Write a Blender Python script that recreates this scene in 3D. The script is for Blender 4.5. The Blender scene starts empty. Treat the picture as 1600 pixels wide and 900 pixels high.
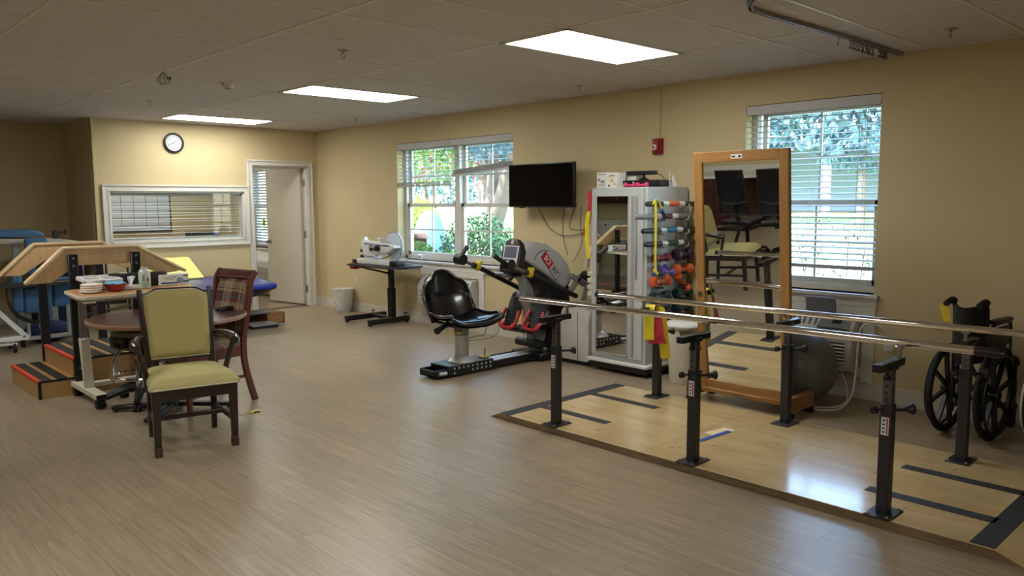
import bpy, bmesh, math, random
from mathutils import Vector, Matrix, Euler
random.seed(7)
R = math.radians
D = bpy.data; SC = bpy.context.scene; COL = SC.collection

# ---------------- camera ----------------
cam_d = D.cameras.new('camera'); cam = D.objects.new('camera', cam_d); COL.objects.link(cam)
F_PX = 1236.0
cam_d.sensor_width = 36.0; cam_d.sensor_fit = 'HORIZONTAL'; cam_d.lens = F_PX*36.0/1600.0
cam_d.clip_start = .05; cam_d.clip_end = 300
YAW, PIT, ROL = .7586, -.1083, -.0061
fwd = Vector((math.sin(YAW)*math.cos(PIT), math.cos(YAW)*math.cos(PIT), math.sin(PIT)))
rgt = Vector((math.cos(YAW), -math.sin(YAW), 0)); upv = rgt.cross(fwd)
r2 = rgt*math.cos(ROL)+upv*math.sin(ROL); u2 = upv*math.cos(ROL)-rgt*math.sin(ROL)
cam.matrix_world = Matrix(((r2.x, u2.x, -fwd.x, -5.99), (r2.y, u2.y, -fwd.y, -3.9227), (r2.z, u2.z, -fwd.z, 1.506), (0, 0, 0, 1)))
SC.camera = cam

# ---------------- view / exposure ----------------
SC.view_settings.view_transform = 'Standard'; SC.view_settings.look = 'None'
SC.view_settings.gamma = 1.0; SC.view_settings.use_curve_mapping = False
SC.view_settings.exposure = 0.16
LAMP_POWER = 15.5        # emission strength of the ceiling diffusers
SUN_POWER = 22.0
SKY_POWER = 2.3

# ---------------- world and sun ----------------
W = D.worlds.new('world'); SC.world = W; W.use_nodes = True
nt = W.node_tree; bgn = nt.nodes['Background']
sky = nt.nodes.new('ShaderNodeTexSky'); sky.sky_type = 'NISHITA'; sky.sun_disc = False
sky.sun_elevation = R(52); sky.sun_rotation = R(250); sky.air_density = 1.2; sky.dust_density = 1.0
nt.links.new(sky.outputs[0], bgn.inputs[0]); bgn.inputs[1].default_value = SKY_POWER
sl = D.lights.new('sun', 'SUN'); sl.energy = SUN_POWER; sl.angle = R(1.0); sl.color = (1, .95, .86)
so = D.objects.new('sun', sl); COL.objects.link(so)
so.rotation_euler = Vector((.62, -.28, -.85)).to_track_quat('-Z', 'Y').to_euler()

# ---------------- materials ----------------
MATS = {}
def _nodes(name):
    m = D.materials.new(name); m.use_nodes = True
    return m, m.node_tree, m.node_tree.nodes['Principled BSDF']
def rgb(c): # sRGB 0-255 to linear
    return tuple(((v/255+.055)/1.055)**2.4 if v/255 > .04045 else v/255/12.92 for v in c)+(1,)
def mat(name, col, rough=.5, metal=0., var=.06, scale=8., bump=0., bscale=60., coat=0., spec=.5, stretch=None):
    if name in MATS: return MATS[name]
    m, t, b = _nodes(name); L = t.links.new
    tc = t.nodes.new('ShaderNodeTexCoord'); mp = t.nodes.new('ShaderNodeMapping'); L(tc.outputs['Object'], mp.inputs[0])
    if stretch: mp.inputs['Scale'].default_value = stretch
    n = t.nodes.new('ShaderNodeTexNoise'); n.inputs['Scale'].default_value = scale; n.inputs['Detail'].default_value = 4; L(mp.outputs[0], n.inputs[0])
    c = rgb(col); r = t.nodes.new('ShaderNodeValToRGB')
    r.color_ramp.elements[0].position = .3; r.color_ramp.elements[1].position = .7
    r.color_ramp.elements[0].color = tuple(v*(1-var) for v in c[:3])+(1,); r.color_ramp.elements[1].color = tuple(min(1, v*(1+var)) for v in c[:3])+(1,)
    L(n.outputs['Fac'], r.inputs[0]); L(r.outputs[0], b.inputs['Base Color'])
    b.inputs['Roughness'].default_value = rough; b.inputs['Metallic'].default_value = metal
    b.inputs['Coat Weight'].default_value = coat; b.inputs['Specular IOR Level'].default_value = spec
    if bump:
        n2 = t.nodes.new('ShaderNodeTexNoise'); n2.inputs['Scale'].default_value = bscale; n2.inputs['Detail'].default_value = 3; L(mp.outputs[0], n2.inputs[0])
        bp = t.nodes.new('ShaderNodeBump'); bp.inputs['Strength'].default_value = bump; bp.inputs['Distance'].default_value = .004
        L(n2.outputs['Fac'], bp.inputs['Height']); L(bp.outputs[0], b.inputs['Normal'])
    MATS[name] = m; return m
def wood(name, c1, c2, axis='X', scale=3., rough=.4, coat=.15, fine=18.):
    if name in MATS: return MATS[name]
    m, t, b = _nodes(name); L = t.links.new
    tc = t.nodes.new('ShaderNodeTexCoord'); mp = t.nodes.new('ShaderNodeMapping'); L(tc.outputs['Object'], mp.inputs[0])
    s = [fine]*3; s['XYZ'.index(axis)] = 1.2; mp.inputs['Scale'].default_value = s
    n = t.nodes.new('ShaderNodeTexNoise'); n.inputs['Scale'].default_value = scale; n.inputs['Detail'].default_value = 8; n.inputs['Distortion'].default_value = .6; L(mp.outputs[0], n.inputs[0])
    n2 = t.nodes.new('ShaderNodeTexNoise'); n2.inputs['Scale'].default_value = 2.2; n2.inputs['Detail'].default_value = 5; L(tc.outputs['Object'], n2.inputs[0])
    mx = t.nodes.new('ShaderNodeMath'); mx.operation = 'MULTIPLY_ADD'; mx.inputs[1].default_value = .55; L(n.outputs['Fac'], mx.inputs[0])
    ml = t.nodes.new('ShaderNodeMath'); ml.operation = 'MULTIPLY'; ml.inputs[1].default_value = .45; L(n2.outputs['Fac'], ml.inputs[0]); L(ml.outputs[0], mx.inputs[2])
    r = t.nodes.new('ShaderNodeValToRGB'); r.color_ramp.elements[0].position = .36; r.color_ramp.elements[1].position = .64
    r.color_ramp.elements[0].color = rgb(c1); r.color_ramp.elements[1].color = rgb(c2)
    L(mx.outputs[0], r.inputs[0]); L(r.outputs[0], b.inputs['Base Color'])
    b.inputs['Roughness'].default_value = rough; b.inputs['Coat Weight'].default_value = coat; b.inputs['Coat Roughness'].default_value = .2 if coat < .5 else .13
    MATS[name] = m; return m
def emit(name, col, s):
    m, t, b = _nodes(name); b.inputs['Base Color'].default_value = col+(1,); b.inputs['Emission Color'].default_value = col+(1,); b.inputs['Emission Strength'].default_value = s
    MATS[name] = m; return m

def floor_mat():
    m, t, b = _nodes('vinyl_planks'); L = t.links.new
    tc = t.nodes.new('ShaderNodeTexCoord'); mp = t.nodes.new('ShaderNodeMapping'); L(tc.outputs['Object'], mp.inputs[0])
    mp.inputs['Rotation'].default_value = (0, 0, R(90))
    br = t.nodes.new('ShaderNodeTexBrick'); L(mp.outputs[0], br.inputs[0])
    br.inputs['Color1'].default_value = (0, 0, 0, 1); br.inputs['Color2'].default_value = (1, 1, 1, 1); br.inputs['Mortar'].default_value = (0, 0, 0, 1)
    br.inputs['Scale'].default_value = 1; br.inputs['Mortar Size'].default_value = .0012; br.inputs['Mortar Smooth'].default_value = .3
    br.inputs['Brick Width'].default_value = 1.2; br.inputs['Row Height'].default_value = .18; br.offset = .37
    # per-plank shift of the grain
    ml = t.nodes.new('ShaderNodeVectorMath'); ml.operation = 'MULTIPLY_ADD'; L(br.outputs['Color'], ml.inputs[0]); ml.inputs[1].default_value = (3.1, 7.7, 5.3); L(tc.outputs['Object'], ml.inputs[2])
    mp2 = t.nodes.new('ShaderNodeMapping'); mp2.inputs['Scale'].default_value = (22, 1.0, 1); L(ml.outputs[0], mp2.inputs[0])
    n = t.nodes.new('ShaderNodeTexNoise'); n.inputs['Scale'].default_value = 2.3; n.inputs['Detail'].default_value = 9; n.inputs['Roughness'].default_value = .62; n.inputs['Distortion'].default_value = .35; L(mp2.outputs[0], n.inputs[0])
    r = t.nodes.new('ShaderNodeValToRGB'); e = r.color_ramp.elements
    e[0].position = .3; e[0].color = rgb((138, 123, 103)); e[1].position = .7; e[1].color = rgb((172, 156, 131))
    k = e.new(.5); k.color = rgb((155, 139, 115)); L(n.outputs['Fac'], r.inputs[0])
    pv = t.nodes.new('ShaderNodeMix'); pv.data_type = 'RGBA'; pv.blend_type = 'MULTIPLY'; pv.inputs[0].default_value = .10; L(r.outputs[0], pv.inputs[6]); L(br.outputs['Color'], pv.inputs[7])
    mo = t.nodes.new('ShaderNodeMix'); mo.data_type = 'RGBA'; L(br.outputs['Fac'], mo.inputs[0]); L(pv.outputs[2], mo.inputs[6]); mo.inputs[7].default_value = rgb((92, 78, 62))
    L(mo.outputs[2], b.inputs['Base Color'])
    rr = t.nodes.new('ShaderNodeMapRange'); rr.inputs['To Min'].default_value = .29; rr.inputs['To Max'].default_value = .36; L(n.outputs['Fac'], rr.inputs[0]); L(rr.outputs[0], b.inputs['Roughness'])
    bp = t.nodes.new('ShaderNodeBump'); bp.inputs['Strength'].default_value = .05; bp.inputs['Distance'].default_value = .002; L(n.outputs['Fac'], bp.inputs['Height']); L(bp.outputs[0], b.inputs['Normal'])
    b.inputs['Specular IOR Level'].default_value = .55
    return m
def tile_mat():
    m, t, b = _nodes('ceiling_tile'); L = t.links.new
    tc = t.nodes.new('ShaderNodeTexCoord')
    v = t.nodes.new('ShaderNodeTexVoronoi'); v.inputs['Scale'].default_value = 75; L(tc.outputs['Object'], v.inputs[0])
    n = t.nodes.new('ShaderNodeTexNoise'); n.inputs['Scale'].default_value = 30; n.inputs['Detail'].default_value = 3; L(tc.outputs['Object'], n.inputs[0])
    a = t.nodes.new('ShaderNodeMath'); a.operation = 'MULTIPLY'; L(v.outputs['Distance'], a.inputs[0]); L(n.outputs['Fac'], a.inputs[1])
    r = t.nodes.new('ShaderNodeValToRGB'); e = r.color_ramp.elements
    e[0].position = .05; e[0].color = rgb((150, 143, 137)); e[1].position = .13; e[1].color = rgb((210, 203, 198)); L(a.outputs[0], r.inputs[0])
    L(r.outputs[0], b.inputs['Base Color']); b.inputs['Roughness'].default_value = .95; b.inputs['Specular IOR Level'].default_value = .1
    return m
def glass_mat():
    m = D.materials.new('window_glass'); m.use_nodes = True; t = m.node_tree; t.nodes.clear(); L = t.links.new
    o = t.nodes.new('ShaderNodeOutputMaterial'); mx = t.nodes.new('ShaderNodeMixShader'); lw = t.nodes.new('ShaderNodeLayerWeight'); pw = t.nodes.new('ShaderNodeMath'); pw.operation = 'POWER'; pw.inputs[1].default_value = 5; L(lw.outputs['Facing'], pw.inputs[0]); f = t.nodes.new('ShaderNodeMath'); f.operation = 'MULTIPLY_ADD'; f.inputs[1].default_value = .9; f.inputs[2].default_value = .04; L(pw.outputs[0], f.inputs[0])
    tr = t.nodes.new('ShaderNodeBsdfTransparent'); tr.inputs[0].default_value = (.93, .96, .97, 1); g = t.nodes.new('ShaderNodeBsdfGlossy'); g.inputs['Roughness'].default_value = .02
    L(f.outputs[0], mx.inputs[0]); L(tr.outputs[0], mx.inputs[1]); L(g.outputs[0], mx.inputs[2]); L(mx.outputs[0], o.inputs[0]); return m
def plaid_mat():
    m, t, b = _nodes('plaid_fabric'); L = t.links.new
    tc = t.nodes.new('ShaderNodeTexCoord'); sp = t.nodes.new('ShaderNodeSeparateXYZ'); L(tc.outputs['Object'], sp.inputs[0])
    ad = t.nodes.new('ShaderNodeMath'); ad.operation = 'ADD'; L(sp.outputs['Y'], ad.inputs[0]); L(sp.outputs['Z'], ad.inputs[1])
    def stripes(src, off, per):
        a = t.nodes.new('ShaderNodeMath'); a.operation = 'ADD'; a.inputs[1].default_value = off+10; L(src, a.inputs[0])
        q = t.nodes.new('ShaderNodeMath'); q.operation = 'DIVIDE'; q.inputs[1].default_value = per; L(a.outputs[0], q.inputs[0])
        f = t.nodes.new('ShaderNodeMath'); f.operation = 'FRACT'; L(q.outputs[0], f.inputs[0])
        r = t.nodes.new('ShaderNodeValToRGB'); r.color_ramp.interpolation = 'CONSTANT'; e = r.color_ramp.elements
        e[0].position = 0; e[0].color = rgb((150, 134, 108)); e[1].position = .25; e[1].color = rgb((104, 40, 42))
        for p, c in ((.42, (60, 66, 70)), (.58, (104, 40, 42)), (.74, (160, 146, 120)), (.86, (36, 36, 44)), (.9, (150, 134, 108))):
            k = e.new(p); k.color = rgb(c)
        L(f.outputs[0], r.inputs[0]); return r.outputs[0]
    mx = t.nodes.new('ShaderNodeMix'); mx.data_type = 'RGBA'; mx.inputs[0].default_value = .5
    L(stripes(sp.outputs['X'], .02, .2), mx.inputs[6]); L(stripes(ad.outputs[0], .03, .2), mx.inputs[7]); L(mx.outputs[2], b.inputs['Base Color'])
    b.inputs['Roughness'].default_value = .9; return m
def lattice_mat(name, c1, c2, flat='y'):
    m, t, b = _nodes(name); L = t.links.new
    tc = t.nodes.new('ShaderNodeTexCoord'); mp = t.nodes.new('ShaderNodeMapping'); mp.inputs['Scale'].default_value = (1, 0, 1) if flat == 'y' else (1, 1, 0); mp.inputs['Location'].default_value = (0, .001, .001); L(tc.outputs['Object'], mp.inputs[0])
    v = t.nodes.new('ShaderNodeTexVoronoi'); v.inputs['Scale'].default_value = 95; v.inputs['Randomness'].default_value = 0; L(mp.outputs[0], v.inputs[0])
    r = t.nodes.new('ShaderNodeValToRGB'); e = r.color_ramp.elements; e[0].position = .3; e[0].color = rgb(c2); e[1].position = .62; e[1].color = rgb(c1)
    L(v.outputs['Distance'], r.inputs[0]); L(r.outputs[0], b.inputs['Base Color']); b.inputs['Roughness'].default_value = .75
    n = t.nodes.new('ShaderNodeTexNoise'); n.inputs['Scale'].default_value = 300; L(tc.outputs['Object'], n.inputs[0])
    bp = t.nodes.new('ShaderNodeBump'); bp.inputs['Strength'].default_value = .15; L(n.outputs['Fac'], bp.inputs['Height']); L(bp.outputs[0], b.inputs['Normal'])
    return m

M_FLOOR = floor_mat(); M_TILE = tile_mat(); M_GLASS = glass_mat(); M_PLAID = plaid_mat()
M_WALL = mat('beige_paint', (204, 187, 146), .6, var=.03, scale=1.3, bump=.12, bscale=160, spec=.35)
M_TRIM = mat('white_trim', (214, 211, 202), .35, var=.03)
M_BASE = mat('baseboard_paint', (205, 199, 186), .45, var=.04)
M_GRID = mat('ceiling_grid_metal', (214, 208, 202), .5, var=.02)
M_DOOR = mat('door_paint', (196, 189, 174), .45, var=.03, scale=2)
M_WHITE = mat('white_plastic', (222, 222, 220), .35, var=.03)
M_LGREY = mat('light_grey_plastic', (196, 196, 192), .4, var=.03)
M_GREY = mat('grey_plastic', (128, 130, 132), .38, var=.04)
M_SILV = mat('silver_paint', (176, 180, 180), .35, .25, var=.03)
M_CAB = mat('cabinet_grey', (186, 190, 190), .45, var=.03, scale=3)
M_CABD = mat('cabinet_panel', (150, 153, 153), .45, var=.03)
M_BLK = mat('black_plastic', (18, 18, 20), .4, var=.1)
M_BLKV = mat('black_vinyl', (13, 13, 16), .22, var=.08, coat=.3)
M_BLKM = mat('black_metal', (30, 31, 35), .35, .3, var=.08)
M_RUB = mat('black_rubber', (13, 13, 14), .75, var=.1)
M_POST = mat('dark_grey_steel', (52, 53, 57), .4, .35, var=.08)
M_CHR = mat('chrome', (222, 220, 216), .09, 1.0, var=.02)
M_STEEL = mat('brushed_steel', (165, 163, 160), .3, 1.0, var=.05, stretch=(1, 1, 20))
M_ALU = mat('aluminium', (190, 190, 190), .38, .55, var=.04)
M_MIR = mat('mirror_silver', (226, 228, 226), .0, 1.0, var=0)
M_RED = mat('red_plastic', (172, 26, 34), .4)
M_YEL = mat('yellow_plastic', (205, 180, 40), .45)
M_MAPLE = wood('maple_ply', (186, 150, 104), (208, 174, 128), 'Z', 2.5, .42)
M_MAPLEL = wood('maple_edge', (212, 184, 140), (228, 204, 164), 'X', 2.5, .35)
M_PLY = wood('platform_ply', (196, 168, 120), (218, 194, 148), 'Y', 1.8, .26, .9, fine=8.)
M_PLYE = wood('ply_edge', (92, 76, 54), (138, 116, 84), 'Y', 3, .6, 0)
M_OAK = wood('oak_frame', (150, 108, 58), (172, 128, 72), 'Z', 2.5, .4, .3)
M_OAKY = wood('oak_frame_h', (150, 108, 58), (172, 128, 72), 'Y', 2.5, .4, .3)
M_OAKX = wood('oak_frame_x', (146, 104, 56), (168, 124, 70), 'X', 2.5, .4, .3)
M_LAM = wood('laminate_oak', (184, 138, 92), (204, 160, 114), 'X', 2., .35, .1)
M_CREAM = mat('cream_edge', (206, 200, 180), .4)
M_MAHO = wood('mahogany_top', (52, 28, 26), (74, 42, 37), 'X', 2.2, .32, .3)
M_RIM = mat('table_rim', (158, 116, 90), .3, coat=.4)
M_DKW = wood('dark_chair_wood', (26, 15, 14), (44, 26, 23), 'Z', 2.5, .32, .35)
M_REDW = wood('cherry_chair_wood', (76, 32, 22), (108, 50, 34), 'Z', 2.5, .32, .4)
M_CHER = wood('cherry_laminate', (52, 20, 18), (78, 32, 26), 'Z', 2., .35, .1)
M_GOLD = lattice_mat('gold_lattice_fabric', (186, 174, 116), (166, 152, 94))
M_GOLDS = lattice_mat('gold_seat_fabric', (194, 186, 130), (180, 171, 112), 'z')
M_BLUEV = mat('royal_blue_vinyl', (24, 40, 138), .32, coat=.1)
M_LBLUE = mat('sky_blue_vinyl', (64, 106, 148), .35)
M_NAVY = mat('navy_fabric', (28, 40, 84), .8)
M_YELV = mat('pale_yellow_vinyl', (232, 224, 110), .45)
M_TREAD = mat('black_grip_tape', (38, 38, 40), .8, bump=.3, bscale=400)
M_ORANGE = mat('orange_red_tape', (206, 72, 44), .6, var=.15, scale=30)
M_TAPE = mat('charcoal_tape', (44, 46, 50), .62, var=.1, scale=14)
M_BTAPE = mat('blue_painter_tape', (28, 76, 168), .6)
M_SLAT = mat('blind_slat', (192, 192, 190), .45, var=.02)
M_GREYB = mat('grey_ball_rubber', (100, 102, 106), .42, var=.04, coat=.1)
M_SCREEN = mat('tv_screen', (6, 6, 8), .12, var=0, spec=.4)
M_GREEN = mat('leaf_green', (84, 118, 44), .6, var=.35, scale=3)

# ---------------- mesh helper ----------------
def catmull(pts, k):
    if k < 2: return [Vector(p) for p in pts]
    P = [Vector(p) for p in pts]; out = []
    for i in range(len(P)-1):
        a = P[max(i-1, 0)]; b = P[i]; c = P[i+1]; d = P[min(i+2, len(P)-1)]
        for j in range(k):
            t = j/k
            out.append(.5*((2*b)+(c-a)*t+(2*a-5*b+4*c-d)*t*t+(3*b-a-3*c+d)*t**3))
    out.append(P[-1]); return out
class B:
    def __init__(s): s.bm = bmesh.new()
    def _add(s, t, M=None):
        if M is not None: bmesh.ops.transform(t, matrix=M, verts=t.verts)
        me = D.meshes.new('tmp'); t.to_mesh(me); t.free(); s.bm.from_mesh(me); D.meshes.remove(me); return s
    def box(s, c, d, r=(0, 0, 0), bev=.003, seg=1):
        t = bmesh.new(); bmesh.ops.create_cube(t, size=1); bmesh.ops.scale(t, vec=d, verts=t.verts)
        bev = min(bev, min(d)*.45)
        if bev > 0: bmesh.ops.bevel(t, geom=list(t.edges), offset=bev, segments=seg, affect='EDGES', profile=.6)
        return s._add(t, Matrix.Translation(c) @ Euler(r).to_matrix().to_4x4())
    def bb(s, x0, x1, y0, y1, z0, z1, bev=.003, seg=1):
        return s.box(((x0+x1)/2, (y0+y1)/2, (z0+z1)/2), (abs(x1-x0), abs(y1-y0), abs(z1-z0)), bev=bev, seg=seg)
    def bar(s, p0, p1, w, h, bev=.002, up=(0, 0, 1)):   # rectangular bar between two points: w sideways, h along up
        p0 = Vector(p0); p1 = Vector(p1); d = (p1-p0); l = d.length; x = d.normalized(); u = Vector(up)
        if abs(x.dot(u)) > .98: u = Vector((0, 1, 0)) if abs(x.y) < .9 else Vector((1, 0, 0))
        y = u.cross(x).normalized(); z = x.cross(y)
        t = bmesh.new(); bmesh.ops.create_cube(t, size=1); bmesh.ops.scale(t, vec=(l, w, h), verts=t.verts)
        if bev: bmesh.ops.bevel(t, geom=list(t.edges), offset=min(bev, w*.4, h*.4), segments=1, affect='EDGES')
        M = Matrix(((x.x, y.x, z.x, 0), (x.y, y.y, z.y, 0), (x.z, y.z, z.z, 0), (0, 0, 0, 1)))
        return s._add(t, Matrix.Translation((p0+p1)/2) @ M)
    def cyl(s, p0, p1, r, r1=None, n=16):
        r1 = r if r1 is None else r1
        p0 = Vector(p0); p1 = Vector(p1); d = p1-p0; q = Vector((0, 0, 1)).rotation_difference(d).to_matrix().to_4x4()
        t = bmesh.new(); bmesh.ops.create_cone(t, cap_ends=True, segments=n, radius1=r, radius2=r1, depth=d.length)
        return s._add(t, Matrix.Translation((p0+p1)/2) @ q)
    def tube(s, pts, r, n=8, k=1, closed=False, cap=True):
        P = catmull(pts, k); m = len(P); rs = r if isinstance(r, (list, tuple)) else None
        rings = []; prev = None
        for i, p in enumerate(P):
            if closed: d = P[(i+1) % m]-P[i-1]
            else: d = P[min(i+1, m-1)]-P[max(i-1, 0)]
            d.normalize()
            if prev is None:
                a = Vector((0, 0, 1)) if abs(d.z) < .9 else Vector((1, 0, 0)); u = d.cross(a).normalized()
            else:
                u = prev-d*prev.dot(d); u = u.normalized() if u.length > 1e-6 else d.orthogonal().normalized()
            prev = u; v = d.cross(u)
            if rs:
                f = i/(m-1)*(len(rs)-1); j = min(int(f), len(rs)-2); rr = rs[j]+(rs[j+1]-rs[j])*(f-j)
            else: rr = r
            rings.append([s.bm.verts.new(p+u*math.cos(2*math.pi*q/n)*rr+v*math.sin(2*math.pi*q/n)*rr) for q in range(n)])
        for i in range(m if closed else m-1):
            A = rings[i]; Bq = rings[(i+1) % m]
            for q in range(n): s.bm.faces.new((A[q], A[(q+1) % n], Bq[(q+1) % n], Bq[q]))
        if cap and not closed:
            s.bm.faces.new(rings[0][::-1]); s.bm.faces.new(rings[-1])
        return s
    def lathe(s, prof, c=(0, 0, 0), n=24, M=None):     # prof: (r, z)
        t = bmesh.new(); rings = []
        for r, z in prof: rings.append([t.verts.new((max(r, 1e-4)*math.cos(2*math.pi*q/n), max(r, 1e-4)*math.sin(2*math.pi*q/n), z)) for q in range(n)])
        for a, b in zip(rings, rings[1:]):
            for q in range(n): t.faces.new((a[q], a[(q+1) % n], b[(q+1) % n], b[q]))
        t.faces.new(rings[0][::-1]); t.faces.new(rings[-1])
        bmesh.ops.recalc_face_normals(t, faces=t.faces)
        T = Matrix.Translation(c)
        return s._add(t, T if M is None else T @ M)
    def prism(s, pts, plane, a, b, bev=0, seg=2):       # 2-D outline extruded along the third axis
        t = bmesh.new()
        f3 = {'xz': lambda p, q: (p[0], q, p[1]), 'xy': lambda p, q: (p[0], p[1], q), 'yz': lambda p, q: (q, p[0], p[1])}[plane]
        A = [t.verts.new(f3(p, a)) for p in pts]; Bv = [t.verts.new(f3(p, b)) for p in pts]; n = len(pts)
        fa = t.faces.new(A); fb = t.faces.new(Bv[::-1])
        for i in range(n): t.faces.new((A[i], Bv[i], Bv[(i+1) % n], A[(i+1) % n]))
        bmesh.ops.recalc_face_normals(t, faces=t.faces)
        if bev: bmesh.ops.bevel(t, geom=list(fa.edges)+list(fb.edges), offset=bev, segments=seg, affect='EDGES', profile=.6)
        return s._add(t)
    def ell(s, c, d, n=20, r=(0, 0, 0)):
        t = bmesh.new(); bmesh.ops.create_uvsphere(t, u_segments=n, v_segments=max(6, n//2), radius=1); bmesh.ops.scale(t, vec=d, verts=t.verts)
        return s._add(t, Matrix.Translation(c) @ Euler(r).to_matrix().to_4x4())
    def sheet(s, fn, nu, nv, th=0, closed=False):       # fn(u, v) in 0..1 -> point; optional thickness
        t = bmesh.new(); g = [[t.verts.new(fn(i/nu, j/nv)) for j in range(nv+1)] for i in range(nu+1)]
        for i in range(nu):
            for j in range(nv): t.faces.new((g[i][j], g[i+1][j], g[i+1][j+1], g[i][j+1]))
        if th:
            bmesh.ops.recalc_face_normals(t, faces=t.faces)
            bmesh.ops.solidify(t, geom=list(t.faces), thickness=th)
        return s._add(t)
    def xf(s, M): bmesh.ops.transform(s.bm, matrix=M, verts=s.bm.verts); return s
ROOT = {}
def thing(name, label=None, cat=None, loc=(0, 0, 0), rz=0, group=None, world=True):
    o = D.objects.new(name, None); COL.objects.link(o); o.location = loc; o.rotation_euler = (0, 0, rz); o.empty_display_size = .05
    if label: o['label'] = label; o['category'] = cat
    if group: o['group'] = group
    ROOT[o.name] = Vector(loc) if world else Vector((0, 0, 0)); return o
def mk(name, b, m, parent=None, ang=38, label=None):
    bm = b.bm
    if parent is not None:
        off = ROOT[parent.name]
        if off.length: bmesh.ops.translate(bm, vec=-off, verts=bm.verts)
    me = D.meshes.new(name); bm.to_mesh(me); bm.free()
    for p in me.polygons: p.use_smooth = True
    me.set_sharp_from_angle(angle=R(ang))
    me.materials.append(m); o = D.objects.new(name, me); COL.objects.link(o)
    if parent is not None: o.parent = parent; ROOT[o.name] = ROOT[parent.name]
    else: ROOT[o.name] = Vector((0, 0, 0))
    if label: o['label'] = label
    return o
def one(name, b, m, label, cat, group=None, ang=38, loc=None):   # a thing that is one mesh, origin moved to its base
    bm = b.bm
    if loc is None:
        xs = [v.co for v in bm.verts]; loc = Vector((sum(v.x for v in xs)/len(xs), sum(v.y for v in xs)/len(xs), min(v.z for v in xs)))
    loc = Vector(loc); bmesh.ops.translate(bm, vec=-loc, verts=bm.verts)
    o = mk(name, b, m, ang=ang); o.location = loc; o['label'] = label; o['category'] = cat; ROOT[o.name] = loc
    if group: o['group'] = group
    return o
def struct(name, b, m, ang=38, parent=None):
    o = mk(name, b, m, parent, ang)
    if parent is None: o['kind'] = 'structure'
    return o
def dup(root, loc, rz=None, label=None, group=None, rot=None, scale=None):
    def cp(o, par):
        c = o.copy(); COL.objects.link(c)
        if par is not None: c.parent = par
        for ch in [x for x in ALLCH.get(o.name, [])]: cp(ch, c)
        return c
    ALLCH.clear()
    for x in D.objects:
        if x.parent: ALLCH.setdefault(x.parent.name, []).append(x)
    r = cp(root, None); r.location = loc
    if rz is not None: r.rotation_euler = (0, 0, rz)
    if rot is not None: r.rotation_euler = rot
    if scale is not None: r.scale = (scale,)*3
    if label: r['label'] = label
    if group: r['group'] = group
    return r
ALLCH = {}
def text(body, size, M, m, name, parent, ext=.0008, font_align='CENTER'):
    cu = D.curves.new('t', 'FONT'); cu.body = body; cu.size = size; cu.align_x = font_align; cu.align_y = 'CENTER'; cu.extrude = ext
    to = D.objects.new('t', cu); COL.objects.link(to); bpy.context.view_layer.update()
    me = D.meshes.new_from_object(to.evaluated_get(bpy.context.evaluated_depsgraph_get())); D.objects.remove(to); D.curves.remove(cu)
    me.transform(M); me.transform(Matrix.Translation(-ROOT[parent.name]))
    me.materials.clear(); me.materials.append(m); o = D.objects.new(name, me); COL.objects.link(o); o.parent = parent; ROOT[o.name] = ROOT[parent.name]
    return o
def frame_M(o, x, y):      # matrix with given x axis, y axis directions and origin
    x = Vector(x).normalized(); y = Vector(y); z = x.cross(y).normalized(); y = z.cross(x)
    return Matrix(((x.x, y.x, z.x, o[0]), (x.y, y.y, z.y, o[1]), (x.z, y.z, z.z, o[2]), (0, 0, 0, 1)))

# =====================================================================
# THE ROOM
# =====================================================================
CH = 2.545; XW = -7.9; YF = -6.6; YB = 6.53; TH = .16
W1 = (2.37, 4.53, .785, 2.25); W2 = (-1.525, -.43, .80, 2.28); W3 = (7.6, 8.9, .78, 2.12)
YR = 7.72   # recessed part of the back wall
YO = 9.6    # back wall of the office
b = B(); b.bb(XW-.1, 0, YF-.1, YO, -.08, 0, 0); struct('floor', b, M_FLOOR)
b = B(); b.bb(XW-.1, .2, YF-.1, YO+.1, CH, CH+.12, 0); struct('ceiling', b, M_TILE)
# right wall with the three window openings
def wall_x(x0, x1, ya, yb, z0, z1, holes, b):
    ys = sorted([ya, yb]+[h[0] for h in holes]+[h[1] for h in holes])
    for p, q in zip(ys, ys[1:]):
        h = [h for h in holes if h[0] <= p+1e-6 and h[1] >= q-1e-6]
        if h: b.bb(x0, x1, p, q, z0, h[0][2], 0); b.bb(x0, x1, p, q, h[0][3], z1, 0)
        else: b.bb(x0, x1, p, q, z0, z1, 0)
b = B(); wall_x(0, .22, YF-.1, YO+.1, 0, CH, [W1, W2, W3], b)
struct('wall_right', b, M_WALL)
# back wall: pass-through window and door opening
PW = (-2.86, -1.14, 1.035, 1.665); DR = (-1.01, -.165, 0, 2.03)
b = B()
b.bb(-3.0, PW[0], YB, YB+.12, 0, CH, 0); b.bb(PW[0], PW[1], YB, YB+.12, 0, PW[2], 0); b.bb(PW[0], PW[1], YB, YB+.12, PW[3], CH, 0)
b.bb(PW[1], DR[0], YB, YB+.12, 0, CH, 0); b.bb(DR[0], DR[1], YB, YB+.12, DR[3], CH, 0); b.bb(DR[1], 0, YB, YB+.12, 0, CH, 0)
struct('wall_back', b, M_WALL)
b = B(); b.bb(-3.02, -2.9, YB+.12, YR, 0, CH, 0); struct('wall_recess_side', b, M_WALL)
b = B(); b.bb(XW, -2.9, YR, YR+.12, 0, CH, 0); struct('wall_recess_back', b, M_WALL)
b = B(); b.bb(-2.9, 0, YO, YO+.1, 0, CH, 0); struct('wall_office_back', b, M_WALL)
b = B(); b.bb(-3.0, -2.9, YR, YO, 0, CH, 0); struct('wall_office_left', b, M_WALL)
b = B(); b.bb(XW-.1, XW, YF, YR, 0, CH, 0); struct('wall_left', b, M_WALL)
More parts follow.
